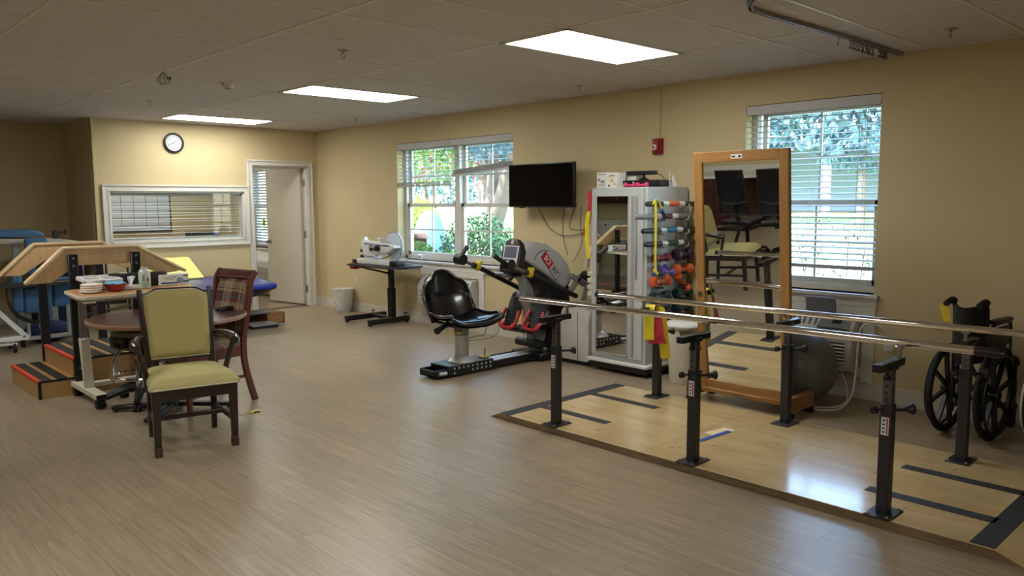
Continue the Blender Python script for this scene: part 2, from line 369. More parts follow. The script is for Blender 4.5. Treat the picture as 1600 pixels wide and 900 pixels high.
b = B(); b.bb(XW-.1, 0, YF-.1, YF, 0, CH, 0); struct('wall_front', b, M_WALL)
# corner bead at the recess corner
b = B(); b.bb(-3.023, -2.985, YB-.006, YB+.03, 0, CH, .004); struct('trim_1', b, M_WALL)
# ceiling T-bars: main tees run along the windows wall, cross tees across
b = B()
xs = [-1.158-1.2192*k for k in range(0, 6)]
for x in xs: b.bb(x-.012, x+.012, YF, YO, CH-.004, CH+.01, .001)
k = -11
while k*.6096 < YO:
    y = k*.6096
    if y > YF: b.bb(XW, 0, y-.012, y+.012, CH-.0035, CH+.01, .001)
    k += 1
b.bb(-.022, 0, YF, YB, CH-.006, CH, .001); b.bb(-3.0, 0, YB-.022, YB, CH-.006, CH, .001)
struct('trim_2', b, M_GRID)
# baseboards
def base_profile(b, p0, p1, nrm, h=.125):
    p0 = Vector(p0); p1 = Vector(p1); n = Vector(nrm)
    for t, z0, z1 in ((.014, 0, h-.022), (.010, h-.022, h-.008), (.006, h-.008, h)):
        q0 = p0+n*t/2; q1 = p1+n*t/2
        b.bar((q0.x, q0.y, (z0+z1)/2), (q1.x, q1.y, (z0+z1)/2), t, z1-z0, .001)
b = B(); base_profile(b, (0, YF, 0), (0, YB, 0), (-1, 0, 0)); struct('baseboard_right', b, M_BASE)
b = B(); base_profile(b, (-3.0, YB, 0), (DR[0]-.08, YB, 0), (0, -1, 0)); base_profile(b, (DR[1]+.08, YB, 0), (0, YB, 0), (0, -1, 0)); struct('baseboard_back', b, M_BASE)
b = B(); base_profile(b, (-3.02, YB, 0), (-3.02, YR, 0), (-1, 0, 0)); base_profile(b, (XW, YR, 0), (-3.02, YR, 0), (0, -1, 0)); base_profile(b, (XW, YF, 0), (XW, YR, 0), (1, 0, 0)); struct('baseboard_left', b, M_BASE)

# ---- double-hung windows ----
def sash(b, x, y0, y1, z0, z1, w=.045, d=.035):
    b.bb(x, x+d, y0, y1, z0, z0+w, .003); b.bb(x, x+d, y0, y1, z1-w, z1, .003)
    b.bb(x, x+d, y0, y0+w, z0, z1, .003); b.bb(x, x+d, y1-w, y1, z0, z1, .003)
def window(n, Wn, units, mid, jamb=.045):
    y0, y1, z0, z1 = Wn
    fr = B()       # outer frame
    X = .115
    fr.bb(X, X+.1, y0, y1, z0, z0+.05, .003); fr.bb(X, X+.1, y0, y1, z1-.04, z1, .003)
    fr.bb(X, X+.1, y0, y0+jamb, z0, z1, .003); fr.bb(X, X+.1, y1-jamb, y1, z0, z1, .003)
    for a, c in zip(units, units[1:]): fr.bb(X-.01, X+.1, a[1], c[0], z0, z1, .003)
    w = struct('window_%d' % n, fr, M_TRIM)
    s = B(); g = B(); mu = B()
    for (a, c) in units:
        sash(s, X+.015, a, c, z0+.05, mid+.025); sash(s, X+.055, a, c, mid-.02, z1-.04)
        for (za, zb, xx) in ((z0+.05, mid+.025, X+.03), (mid-.02, z1-.04, X+.07)):
            g.bb(xx, xx+.004, a+.03, c-.03, za+.03, zb-.03, 0)
            mu.bb(xx-.006, xx+.01, (a+c)/2-.009, (a+c)/2+.009, za+.03, zb-.03, .001)
            mu.bb(xx-.005, xx+.009, a+.03, c-.03, (za+zb)/2-.009, (za+zb)/2+.009, .001)
    mk('sash', s, M_TRIM, w); mk('glass_pane', g, M_GLASS, w); mk('muntin', mu, M_TRIM, w)
    si = B(); si.bb(-.045, .115, y0-.045, y1+.045, z0-.028, z0, .006, 2); si.bb(-.018, 0, y0-.03, y1+.03, z0-.085, z0-.028, .004); si.bb(-.026, 0, y0-.03, y1+.03, z0-.098, z0-.083, .003)
    mk('sill', si, M_TRIM, w)
    return w
m1 = (W1[0]+W1[1])/2
window(1, W1, [(W1[0]+.045, m1-.045), (m1+.045, W1[1]-.045)], 1.47)
window(2, W2, [(W2[0]+.03, W2[1]-.06)], 1.48)
window(3, W3, [(W3[0]+.045, W3[1]-.045)], 1.45)

# ---- pass-through window in the back wall ----
def casing(b, x0, x1, z0, z1, y, w=.085, bottom=True):
    zb = z0-w if bottom else z0; e = .022
    def leg(xa, xb, za, zb_, ya=.016, yb=0): b.bb(xa, xb, y-ya, y-yb, za, zb_, .003)
    leg(x0-w, x0, zb, z1); leg(x1, x1+w, zb, z1); leg(x0-w, x1+w, z1, z1+w)
    if bottom: leg(x0, x1, zb, z0)
    leg(x0-w, x0-w+e, zb, z1+w-e, .029, .01); leg(x1+w-e, x1+w, zb, z1+w-e, .029, .01); leg(x0-w, x1+w, z1+w-e, z1+w, .029, .01)
    if bottom: leg(x0-w+e, x1+w-e, zb, zb+e, .029, .01)
    leg(x0-.02, x0, z0, z1+.02, .022, .012); leg(x1, x1+.02, z0, z1+.02, .022, .012); leg(x0, x1, z1, z1+.02, .0225, .012)
    if bottom: leg(x0, x1, z0-.02, z0, .0225, .012)
b = B(); casing(b, PW[0]+.0, PW[1], PW[2], PW[3], YB)
b.bb(PW[0], PW[0]+.02, YB, YB+.12, PW[2], PW[3], .001); b.bb(PW[1]-.02, PW[1], YB, YB+.12, PW[2], PW[3], .001)
b.bb(PW[0], PW[1], YB, YB+.12, PW[3]-.02, PW[3], .001); b.bb(PW[0], PW[1], YB-.0, YB+.12, PW[2], PW[2]+.02, .001)
w4 = struct('window_4', b, M_TRIM)
b = B(); b.bb(PW[0]+.02, PW[1]-.02, YB+.05, YB+.054, PW[2]+.02, PW[3]-.02, 0); mk('glass_pane', b, M_GLASS, w4)
# ---- door ----
b = B(); casing(b, DR[0], DR[1], 0, DR[3], YB, .075, False)
b.bb(DR[0], DR[0]+.018, YB, YB+.12, 0, DR[3], .001); b.bb(DR[1]-.018, DR[1], YB, YB+.12, 0, DR[3], .001); b.bb(DR[0], DR[1], YB, YB+.12, DR[3]-.018, DR[3], .001)
b.bb(DR[0]+.018, DR[0]+.03, YB+.06, YB+.08, 0, DR[3]-.02, .001); b.bb(DR[0], DR[1], YB+.06, YB+.08, DR[3]-.03, DR[3]-.018, .001)
dr = struct('door_1', b, M_TRIM)
hx, hy = DR[1]-.045, YB+.11; ax, ay = -.335, 7.50   # hinge and free edge of the leaf, swung into the office
dv = Vector((ax-hx, ay-hy, 0)).normalized()*.84; e1 = Vector((hx, hy, 0))+dv; dn = Vector((-dv.y, dv.x, 0)).normalized()
b = B(); b.bar((hx, hy, 1.015), (e1.x, e1.y, 1.015), .042, 1.985, .002); leaf = mk('door_leaf', b, M_DOOR, dr)
kp = Vector((hx, hy, .93))+dv*.92
b = B()
for sgn in (1, -1):
    n = dn*sgn; b.cyl(kp+n*.02, kp+n*.03, .03, n=20); b.cyl(kp+n*.03, kp+n*.06, .012, n=12); b.ell(kp+n*.075, (.028, .028, .028), 16)
mk('door_handle', b, M_STEEL, leaf)
for z in (.25, 1.05, 1.8):
    b = B(); b.cyl((hx+.028, hy-.02, z-.05), (hx+.028, hy-.02, z+.05), .009, n=10); b.bb(hx+.02, hx+.03, hy-.06, hy-.01, z-.05, z+.05, .001); mk('hinge', b, M_STEEL, leaf)
b = B(); b.bb(DR[0], DR[1], YB+.02, YB+.16, 0, .008, .003); struct('trim_3', b, mat('threshold', (96, 80, 64), .5))

# ---- ceiling lights ----
M_LAMP = emit('lamp_diffuser', (1.0, .985, .92), LAMP_POWER)
def troffer(x0, y0, label, nx=1):
    t = thing('ceiling_light', label, 'ceiling light', (x0+.61, y0+.305, CH), group='fluorescent ceiling panels')
    x1, y1 = x0+1.2192, y0+.6096
    b = B()
    for (a, c, d, e) in ((x0, x1, y0, y0+.03), (x0, x1, y1-.03, y1), (x0, x0+.03, y0, y1), (x1-.03, x1, y0, y1)): b.bb(a, c, d, e, CH-.009, CH+.001, .001)
    mk('frame', b, M_GRID, t)
    b = B(); b.bb(x0+.026, x1-.026, y0+.026, y1-.026, CH-.006, CH-.001, 0); mk('diffuser', b, M_LAMP, t)
X0 = -1.158-1.2192
troffer(X0, -.6096, 'largest and nearest lit ceiling panel, above the parallel bars')
troffer(X0, 4*.6096, 'middle one of the three lit ceiling panels')
troffer(X0, 9*.6096, 'farthest lit ceiling panel, near the wall with the clock')
troffer(X0, 13*.6096, 'unseen ceiling panel added to light the office behind the clock wall')  # out of view, added to brighten the office
for yy, s in ((-8, 'front'), (-2, 'middle'), (4, 'rear')):  # unseen panels; the front one is added to brighten the right end
    troffer(X0-3*1.2192, yy*.6096, 'unseen lit ceiling panel over the %s of the counter side' % s)

# ---- sprinklers, smoke detector, hooks, curtain track ----
def sprinkler(x, y, label, big=1.):
    t = thing('sprinkler_head', label, 'sprinkler', (x, y, CH), group='ceiling sprinkler heads')
    b = B(); b.lathe([(.036, -.004), (.034, -.008), (.012, -.01)], (x, y, CH), 18); mk('escutcheon', b, M_STEEL, t)
    b = B(); b.cyl((x, y, CH-.022), (x, y, CH), .009, n=10)
    for s in (-1, 1): b.tube([(x+s*.008, y, CH-.02), (x+s*.016, y, CH-.032), (x+s*.004, y, CH-.05)], .0028, 6, 3)
    b.cyl((x, y, CH-.054), (x, y, CH-.05), .014, n=14); mk('deflector', b, M_STEEL, t)
sprinkler(-2.996, .905, 'sprinkler head left of the nearest light panel, over the open floor')
sprinkler(-3.034, 4.493, 'sprinkler head above the wall clock side, left of the farthest light panel')
sprinkler(-.558, 4.572, 'sprinkler head between the middle light panel and the window wall')
sprinkler(-.551, .922, 'sprinkler head above the television side of the ceiling')
sprinkler(-.603, -2.161, 'sprinkler head at the far right, beside the curtain track')
t = thing('smoke_detector', 'round cream smoke detector on the ceiling', 'smoke detector', (-2.965, 2.826, CH))
b = B(); b.lathe([(.075, 0), (.075, -.012), (.055, -.016)], (-2.965, 2.826, CH), 28); mk('base_plate', b, M_CREAM, t)
b = B(); b.lathe([(.05, -.014), (.05, -.03), (.042, -.044), (.03, -.048)], (-2.965, 2.826, CH), 28); mk('sensor_head', b, M_CREAM, t)
b = B(); b.lathe([(.03, -.046), (.028, -.051)], (-2.965, 2.826, CH), 20); b.box((-3.02, 2.79, CH-.018), (.02, .01, .008)); mk('vent', b, M_BLK, t)
t = thing('ceiling_hook', 'bundle of clear clips hanging from a ceiling bar', 'hook', (-3.595, 2.572, CH))
b = B()
for i in range(7):
    a = i*.9; b.tube([(-3.595, 2.572, CH-.004), (-3.595+.03*math.cos(a), 2.572+.03*math.sin(a), CH-.04), (-3.595+.05*math.cos(a), 2.572+.045*math.sin(a), CH-.08-.01*(i % 3)), (-3.595+.02*math.cos(a+1), 2.572+.03*math.sin(a+1), CH-.1)], .0035, 6, 4)
mk('clip', b, mat('clear_clip', (150, 148, 140), .3), t)
b = B(); b.ell((-3.56, 2.55, CH-.055), (.02, .012, .012), 12); mk('knob', b, M_BLK, t)

t = thing('curtain_track', 'curved grey ceiling curtain track ending over the right window', 'curtain track', (-1.2, -1.7, CH))
P = [(-.03, -1.655, CH-.013), (-.8, -1.65, CH-.013), (-1.85, -1.62, CH-.013), (-2.1, -1.66, CH-.013), (-2.28, -1.83, CH-.013), (-2.33, -2.1, CH-.013), (-2.33, -3.2, CH-.013)]
C2 = catmull(P, 6); b = B()
for i in range(len(C2)-1):
    a, c = C2[i], C2[i+1]; d = (c-a).normalized()*.004; n = Vector((-d.y, d.x, 0)).normalized()
    for s in (-1, 1): b.bar(a-d+n*.013*s, c+d+n*.013*s, .003, .026, 0)
    b.bar(a-d+Vector((0, 0, .012)), c+d+Vector((0, 0, .012)), .028, .003, 0)
    for s in (-1, 1): b.bar(a-d+n*.010*s-Vector((0, 0, .012)), c+d+n*.010*s-Vector((0, 0, .012)), .007, .003, 0)
mk('rail', b, mat('track_grey', (148, 148, 150), .4, .4), t)
for i in range(26):
    xx = -.28-i*.018 if i < 8 else (-.5-(i-8)*.022 if i < 25 else -1.02)
    b = B(); z = CH-.022; jy = random.uniform(-.008, .008); r = random.uniform(.8, 1.1)
    b.tube([(xx, -1.652, z), (xx, -1.652, z-.02), (xx+.01, -1.652+jy, z-.03), (xx+.012*r, -1.652+jy, z-.048), (xx, -1.652+jy, z-.058), (xx-.01, -1.652, z-.045)], .0022, 5, 3)
    mk('hook', b, M_BLKM, t)

# ---- clock ----
cx, cz, cy = -2.055, 2.285, YB
t = thing('wall_clock', 'round black rimmed wall clock with white face', 'clock', (cx, cy, cz))
Mx = Matrix.Rotation(R(90), 4, 'X')
b = B(); b.lathe([(.118, 0), (.128, .006), (.13, .02), (.124, .034), (.108, .038), (.103, .03), (.103, .012)], (cx, cy, cz), 48, Mx); rim = mk('rim', b, M_BLK, t)
b = B(); b.lathe([(.105, .01), (.105, .014)], (cx, cy, cz), 48, Mx); mk('face', b, mat('clock_face', (226, 230, 234), .5, var=0), t)
for h in range(1, 13):
    a = R(30*h); text(str(h), .034, frame_M((cx+.08*math.sin(a), cy-.0155, cz+.08*math.cos(a)), (1, 0, 0), (0, 0, 1)), M_BLK, 'numeral', t)
b = B(); b.bar((cx, cy-.018, cz), (cx-.066, cy-.018, cz-.024), .002, .007, 0, up=(0, 0, 1)); mk('minute_hand', b, M_BLK, t)
b = B(); b.bar((cx-.01, cy-.02, cz-.006), (cx+.05, cy-.02, cz+.042), .002, .005, 0, up=(0, 0, 1)); b.cyl((cx, cy-.024, cz), (cx, cy-.014, cz), .006, n=12); mk('hour_hand', b, M_BLK, t)

# ---- blinds ----
def slats(b, along, fixed, z0, z1, pitch=.046, wd=.05, tilt=0, vert_axis='y', sag=0.):
    a0, a1 = along; z = z1
    while z > z0:
        if vert_axis == 'y': b.sheet(lambda u, v, z=z: (fixed+(v-.5)*wd*math.cos(tilt), a0+(a1-a0)*u, z+(v-.5)*wd*math.sin(tilt)+.003*(1-(2*v-1)**2)), 1, 3, .0028)
        else: b.sheet(lambda u, v, z=z: (a0+(a1-a0)*u, fixed+(v-.5)*wd*math.cos(tilt), z+(v-.5)*wd*math.sin(tilt)+.003*(1-(2*v-1)**2)), 1, 3, .0028)
        z -= pitch
def blind(label, y0, y1, ztop, zbot, xf, stack=0, slope=0, cords=(), tilt=13):
    t = thing('window_blind', label, 'blind', (xf, (y0+y1)/2, ztop), group=None)
    b = B(); b.bb(xf-.028, xf+.028, y0+.004, y1-.004, ztop-.045, ztop-.005, .002); hr = mk('headrail', b, M_SLAT, t)
    b = B(); b.bb(xf-.045, xf-.034, y0+.0, y1-.0, ztop-.075, ztop, .003); mk('valance', b, M_SLAT, t)
    b = B(); top = ztop-.075; slats(b, (y0+.006, y1-.006), xf, zbot+.03+stack*.008, top, tilt=R(tilt))
    mk('slat', b, M_SLAT, t)['kind'] = 'stuff'
    if stack:
        b = B()
        for i in range(stack):
            zz = zbot+.02+i*.0068
            b.bar((xf, y0+.006, zz+slope*.5), (xf, y1-.006, zz-slope*.5), .05, .0034, .001)
        mk('stacked_slat', b, M_SLAT, t)['kind'] = 'stuff'
    b = B(); b.bar((xf, y0+.004, zbot+.008+slope*.5), (xf, y1-.004, zbot+.008-slope*.5), .052, .018, .004); mk('bottom_rail', b, M_SLAT, t)
    for yy in [y0+.12, (y0+y1)/2, y1-.12]:
        b = B()
        for dx in (-.024, .024): b.cyl((xf+dx, yy, zbot), (xf+dx, yy, ztop-.02), .0012, n=5)
        mk('ladder_cord', b, M_SLAT, t)
    for (yy, zz) in cords:
        b = B(); b.cyl((xf-.05, yy, zz), (xf-.035, yy, ztop-.03), .0016, n=6); b.cyl((xf-.05, yy, zz-.03), (xf-.05, yy, zz), .006, .003, n=8); mk('pull_cord', b, M_SLAT, t)
    return t
blind('raised white blind over the left sash, its bottom rail lower than its neighbour', m1+.002, W1[1]-.004, W1[3]-.004, 1.705, .045, 6, 0, cords=((W1[1]-.1, 1.25),))
blind('raised white blind over the right sash near the television, bottom rail hanging crooked', W1[0]+.004, m1-.002, W1[3]-.004, 1.845, .045, 9, .07)
blind('white slatted blind lowered over the right window behind the standing mirror', W2[0]+.004, W2[1]-.004, W2[3]-.004, .975, .045, 2, 0, cords=((W2[0]+.1, 1.86), (W2[0]+.16, 1.26)))
blind('white slatted blind on the far office window seen through the doorway', W3[0]+.004, W3[1]-.004, W3[3]-.004, W3[2]+.05, .04, 0, 0, tilt=-38)
t = thing('interior_blind', 'long white slatted blind behind the glass of the pass-through window', 'blind', ((PW[0]+PW[1])/2, YB+.1, PW[3]))
b = B()
zz = [1.632, 1.585, 1.56, 1.52, 1.50, 1.47, 1.44, 1.39, 1.36, 1.315, 1.285, 1.215, 1.18, 1.13, 1.08, 1.066]
for z in zz: b.sheet(lambda u, v, z=z: (PW[0]+.03+(PW[1]-PW[0]-.06)*u, YB+.1+(v-.5)*.045, z+(v-.5)*.004+.003*(1-(2*v-1)**2)), 1, 3, .0028)
mk('slat', b, M_SLAT, t)['kind'] = 'stuff'
b = B(); b.bb(PW[0]+.025, PW[1]-.025, YB+.075, YB+.118, PW[3]-.05, PW[3]-.022, .003); mk('headrail', b, M_SLAT, t)
b = B(); b.bb(PW[0]+.03, PW[1]-.03, YB+.078, YB+.115, PW[2]+.022, PW[2]+.036, .003); mk('bottom_rail', b, M_SLAT, t)
for xx in (-2.75, -2.2, -1.85, -1.5, -1.25):
    b = B(); b.cyl((xx, YB+.076, PW[2]+.03), (xx, YB+.076, PW[3]-.03), .001, n=5); mk('ladder_cord', b, M_SLAT, t)

# ---- office behind the back wall ----
t = thing('whiteboard_calendar', 'white dry-erase board ruled as a calendar on the office wall', 'whiteboard', (-1.5, YO, 1.1))
b = B(); b.bb(-2.35, -1.02, YO-.015, YO, 1.08, 1.68, .002); mk('board', b, mat('whiteboard', (200, 208, 214), .3, var=.02), t)
b = B()
for x in [-2.35+.19*i for i in range(8)]: b.bb(x-.004, x+.004, YO-.018, YO-.014, 1.16, 1.66, 0)
for z in [1.16+.125*i for i in range(5)]: b.bb(-2.35, -1.02, YO-.018, YO-.014, z-.003, z+.003, 0)
mk('ruled_line', b, M_BLKM, t)['kind'] = 'stuff'
b = B(); b.bb(-2.36, -1.0, YO-.06, YO, 1.06, 1.075, .002); b.bb(-1.02, -1.0, YO-.02, YO, 1.07, 1.69, .002); b.bb(-2.36, -1.0, YO-.02, YO, 1.68, 1.69, .002); mk('frame', b, M_BLKM, t)
t = thing('office_desk', 'office desk top seen behind the pass-through blind', 'desk', (-1.6, 8.9, 0))
b = B(); b.bb(-2.7, -.6, 8.7, 9.4, .72, .75, .003); mk('desktop', b, M_LAM, t)
for x in (-2.6, -.7): 
    b = B(); b.bb(x-.02, x+.02, 8.75, 9.35, 0, .72, .003); mk('leg', b, M_BLKM, t)
t = thing('computer_monitor', 'black monitor on the office desk behind the blind', 'monitor', (-1.2, 9.0, .75))
b = B(); b.bb(-1.0, -.45, 9.0, 9.03, .86, 1.06, .004); mk('screen', b, M_BLK, t)
b = B(); b.bb(-.78, -.68, 9.0, 9.03, .76, .87, .004); b.bb(-.85, -.6, 8.93, 9.1, .75, .762, .003); mk('stand', b, M_BLK, t)
t = thing('desk_phone', 'small black desk phone standing on the office desk', 'phone', (-1.75, 9.0, .75))
b = B(); b.box((-1.75, 9.0, .80), (.16, .14, .1), (R(20), 0, 0), .01); mk('body', b, M_BLK, t)
b = B(); b.tube([(-1.81, 8.95, .88), (-1.75, 8.95, .9), (-1.69, 8.95, .88)], .015, 8, 3); mk('handset', b, M_BLK, t)
# air conditioner and switch seen through the doorway
def switchplate(name, x, y, z, ax, label, cat, m=M_CREAM, kind='switch', w=.075, h=.118):
    t = thing(name, label, cat, (x, y, z-h/2)); b = B()
    if ax == 'x': b.bb(x-.006, x, y-w/2, y+w/2, z-h/2, z+h/2, .002)
    else: b.bb(x-w/2, x+w/2, y-.006, y, z-h/2, z+h/2, .002)
    mk('cover_plate', b, m, t); b = B()
    if kind == 'switch': b.box((x-(.01 if ax == 'x' else 0), y-(0 if ax == 'x' else .01), z), (.012, .01, .025)) ; mk('toggle', b, m, t)
    else:
        for dz in (-.024, .024):
            b = B()
            if ax == 'x': b.box((x-.007, y, z+dz), (.004, .032, .03), bev=.001)
            else: b.box((x, y-.007, z+dz), (.032, .004, .03), bev=.001)
            mk('socket', b, m, t)
    return t
switchplate('light_switch', 0, 8.28, 1.2, 'x', 'brass light switch plate inside the doorway', 'switch', mat('brass_plate', (190, 160, 70), .35, .6))
t = thing('office_air_conditioner', 'wall air conditioner under the office window seen through the doorway', 'air conditioner', (-.1, 8.2, 0))
b = B(); b.bb(-.2, -.002, 7.75, 8.75, .16, .56, .02, 2); mk('cabinet', b, M_LGREY, t)
b = B()
for i in range(9): b.bb(-.206, -.2, 7.8, 8.7, .2+.034*i, .215+.034*i, 0)
mk('grille', b, M_GREY, t)
b = B(); b.prism([(-.2, .56), (-.2, .6), (-.06, .7), (-.002, .7), (-.002, .56)], 'xz', 7.8, 8.7, .004); mk('top_cover', b, M_WHITE, t)
switchplate('wall_outlet', 0, 5.538, .441, 'x', 'cream wall outlet above the waste bin', 'outlet', kind='outlet')

# =====================================================================
# WINDOW WALL: air conditioners, television, alarm
# =====================================================================
def ptac(y0, y1, zb, zt, yp, label, fz):
    """through-wall unit: white trim frame on the wall, cabinet y0..y1, control panel at the yp end"""
    t = thing('wall_air_conditioner', label, 'air conditioner', (-.1, (y0+y1)/2, 0)); d = -.18
    f0, f1 = y0-.10, y1+.14
    b = B(); b.bb(-.022, 0, f0, y0-.01, fz, zt+.02, .003); b.bb(-.022, 0, y1+.01, f1, fz, zt+.02, .003); b.bb(-.022, 0, f0, f1, zt+.02, zt+.09, .003)
    b.bb(-.018, 0, y0-.02, y1+.02, zb-.05, zb+.02, .002); mk('wall_frame', b, M_TRIM, t)
    b = B(); b.bb(-.10, -.002, y0+.01, y1-.01, zb+.0, zt, .004); mk('sleeve', b, M_LGREY, t)
    b = B(); b.prism([(-.10, zb), (d+.03, zb), (d, zb+.04), (d, zt-.12), (d+.02, zt-.08), (-.10, zt)], 'xz', y0, y1, .012); cab = mk('cabinet', b, M_LGREY, t)
    b = B(); gy0, gy1 = y0+.05, y1-.05; n = int((zt-zb-.22)/.026)
    gy0 = y0+.05
    for i in range(n): z = zb+.07+i*.026; b.box((d-.003, (gy0+gy1)/2, z), (.016, gy1-gy0, .012), (0, R(25), 0), .001)
    mk('louvre_grille', b, M_WHITE, cab)
    b = B()
    for i in range(n): z = zb+.083+i*.026; b.bb(d-.001, d+.002, gy0, gy1, z-.004, z+.006, 0)
    mk('louvre_gap', b, M_POST, cab)
    b = B(); s = math.atan2(.08, .12-.0)
    nx = 14
    pz = lambda q: zt-.08+.08*q; px = lambda q: d+.02+(-.10-d-.02)*q
    for i in range(nx):
        yy = y0+.3+i*(y1-y0-.36)/nx; b.bar((px(.15), yy, pz(.15)+.003), (px(.9), yy, pz(.9)+.003), .018, .004, 0)
    mk('top_vent', b, M_POST, cab)
    b = B(); q0, q1 = .12, .9
    b.bar(((px(.5)), y0+.03, pz(.5)+.002), (px(.5), y0+.27, pz(.5)+.002), .13, .012, .003, up=(-.08, 0, .12)); cp = mk('control_panel', b, M_GREY, cab)
    b = B(); b.bar((px(.55), y0+.1, pz(.55)+.009), (px(.55), y0+.17, pz(.55)+.009), .05, .004, 0, up=(-.08, 0, .12)); mk('display', b, M_BLK, cp)
    b = B()
    for i in range(4): b.bar((px(.3), y0+.06+i*.05, pz(.3)+.009), (px(.3), y0+.085+i*.05, pz(.3)+.009), .02, .005, 0, up=(-.08, 0, .12))
    mk('button', b, M_WHITE, cp); return t
ptac(2.95, 3.90, .24, .60, -1, 'white wall air conditioner below the double window, behind the black machine seat', .12)
ptac(-1.45, -.45, .22, .62, -1, 'white wall air conditioner below the right window, behind the grey ball', .125)
#  of the second unit's frame
t = thing('thermostat_cover', 'grey plastic flap standing above the right air conditioner', 'flap', (-.07, -1.2, .69))
b = B(); b.box((-.10, -1.17, .70), (.012, .24, .14), (0, R(-16), 0), .004); mk('flap', b, M_GREY, t)
# wall socket with plug and white cable
o_ = switchplate('wall_outlet', 0, -1.67, .46, 'x', 'outlet beside the right air conditioner with white plugs in it', 'outlet', kind='outlet')
t = thing('power_cable', 'white power cable looping from the outlet down to the floor by the grey ball', 'cable', (-.1, -1.3, 0))
b = B(); b.bb(-.06, -.006, -1.70, -1.635, .40, .49, .006, 2); mk('plug', b, M_WHITE, t)
b = B(); b.tube([(-.05, -1.66, .49), (-.07, -1.64, .56), (-.10, -1.56, .60), (-.14, -1.50, .56), (-.16, -1.49, .40), (-.20, -1.50, .24), (-.30, -1.52, .09), (-.44, -1.50, .012), (-.56, -1.43, .008), (-.58, -1.36, .008)], .0075, 8, 6); mk('cord', b, M_WHITE, t)
t = thing('appliance_cable', 'thin white cord hanging from the right air conditioner to the floor', 'cable', (-.2, -1.2, 0))
b = B(); b.tube([(-.12, -1.36, .2), (-.16, -1.42, .12), (-.26, -1.47, .04), (-.38, -1.46, .009), (-.48, -1.41, .008), (-.52, -1.34, .008)], .0065, 8, 6); mk('cord', b, M_WHITE, t)

# television
t = thing('television', 'black flat television mounted on the wall between the windows', 'television', (-.1, 1.74, 1.44))
yA, yC = 2.21, 1.29
b = B(); b.bb(-.215, -.175, yC, yA, 1.45, 1.895, .006, 2); b.bb(-.18, -.13, yC+.15, yA-.15, 1.5, 1.8, .012, 2); mk('housing', b, M_BLK, t)
b = B(); b.bb(-.217, -.214, yC+.012, yA-.012, 1.466, 1.883, 0); mk('screen', b, M_SCREEN, t)
b = B(); b.bb(-.13, -.02, 1.70, 1.78, 1.6, 1.72, .003); b.bb(-.025, 0, 1.6, 1.88, 1.55, 1.8, .003); mk('wall_bracket', b, M_BLKM, t)
b = B(); b.bb(-.218, -.2, 1.98, 2.05, 1.441, 1.452, .002); mk('logo_bar', b, M_BLKM, t)
switchplate('wall_outlet', 0, 1.55, 1.455, 'x', 'white outlet plate just under the television', 'outlet', M_WHITE, 'outlet')
switchplate('cable_plate', 0, 1.27, 1.47, 'x', 'blank cable plate at the right end under the television', 'wall plate', M_CREAM, 'outlet')
def cable(label, pts, r=.004, m=M_BLK, k=6, name='cable', cat='cable'):
    b = B(); b.tube(pts, r, 6, k); return one(name, b, m, label, cat)
cable('black cable looping deepest below the television', [(-.1, 1.9, 1.46), (-.03, 1.85, 1.3), (-.02, 1.78, 1.22), (-.02, 1.6, 1.16), (-.02, 1.35, 1.19), (-.02, 1.3, 1.23), (-.02, 1.42, 1.22), (-.02, 1.52, 1.25), (-.02, 1.48, 1.38), (-.05, 1.4, 1.47)])
cable('left thin cord hanging from television down behind the grey trainer', [(-.02, 1.6, 1.45), (-.015, 1.62, 1.25), (-.015, 1.6, 1.1), (-.015, 1.55, .96)], .003)
cable('right thin cord hanging from television down behind the grey trainer', [(-.02, 1.36, 1.46), (-.015, 1.38, 1.3), (-.015, 1.36, 1.1), (-.015, 1.45, .93), (-.015, 1.5, .9)], .003)

t = thing('fire_alarm', 'red fire alarm strobe on the wall above the weights cabinet', 'fire alarm', (-.03, .44, 1.94))
b = B(); b.bb(-.04, 0, .39, .49, 1.93, 2.07, .006, 2); mk('back_box', b, mat('alarm_red', (136, 20, 34), .4), t)
b = B(); b.bb(-.062, -.04, .405, .475, 1.945, 2.055, .005, 2); mk('cover', b, mat('alarm_red_2', (150, 24, 38), .35), t)
b = B(); b.lathe([(.026, 0), (.024, .008), (.012, .014)], (-.062, .45, 1.99), 20, Matrix.Rotation(R(-90), 4, 'Y')); mk('strobe_lens', b, M_WHITE, t)
b = B(); b.lathe([(.014, 0), (.012, .006)], (-.074, .45, 1.99), 16, Matrix.Rotation(R(-90), 4, 'Y')); mk('bell_mark', b, M_RED, t)
b = B(); b.bb(-.014, 0, .425, .437, 2.07, CH, .002); mk('conduit', b, M_WALL, t)

t = thing('sill_sensor', 'small white sensor box standing on the double window sill', 'sensor', (.04, 4.13, W1[2]))
b = B(); b.box((.05, 4.13, W1[2]+.035), (.03, .07, .07), (0, R(-12), 0), .006, 2); mk('housing', b, M_WHITE, t)
b = B(); b.box((.033, 4.13, W1[2]+.04), (.004, .02, .015), (0, R(-12), 0), .001); mk('lens', b, M_BLK, t)
cable('clear coiled strip lying at the left end of the double window sill', [(.0, 4.55, W1[2]+.006), (.02, 4.48, W1[2]+.012), (-.01, 4.42, W1[2]+.006), (.02, 4.36, W1[2]+.01)], .005, M_WHITE, name='window_strip', cat='strip')

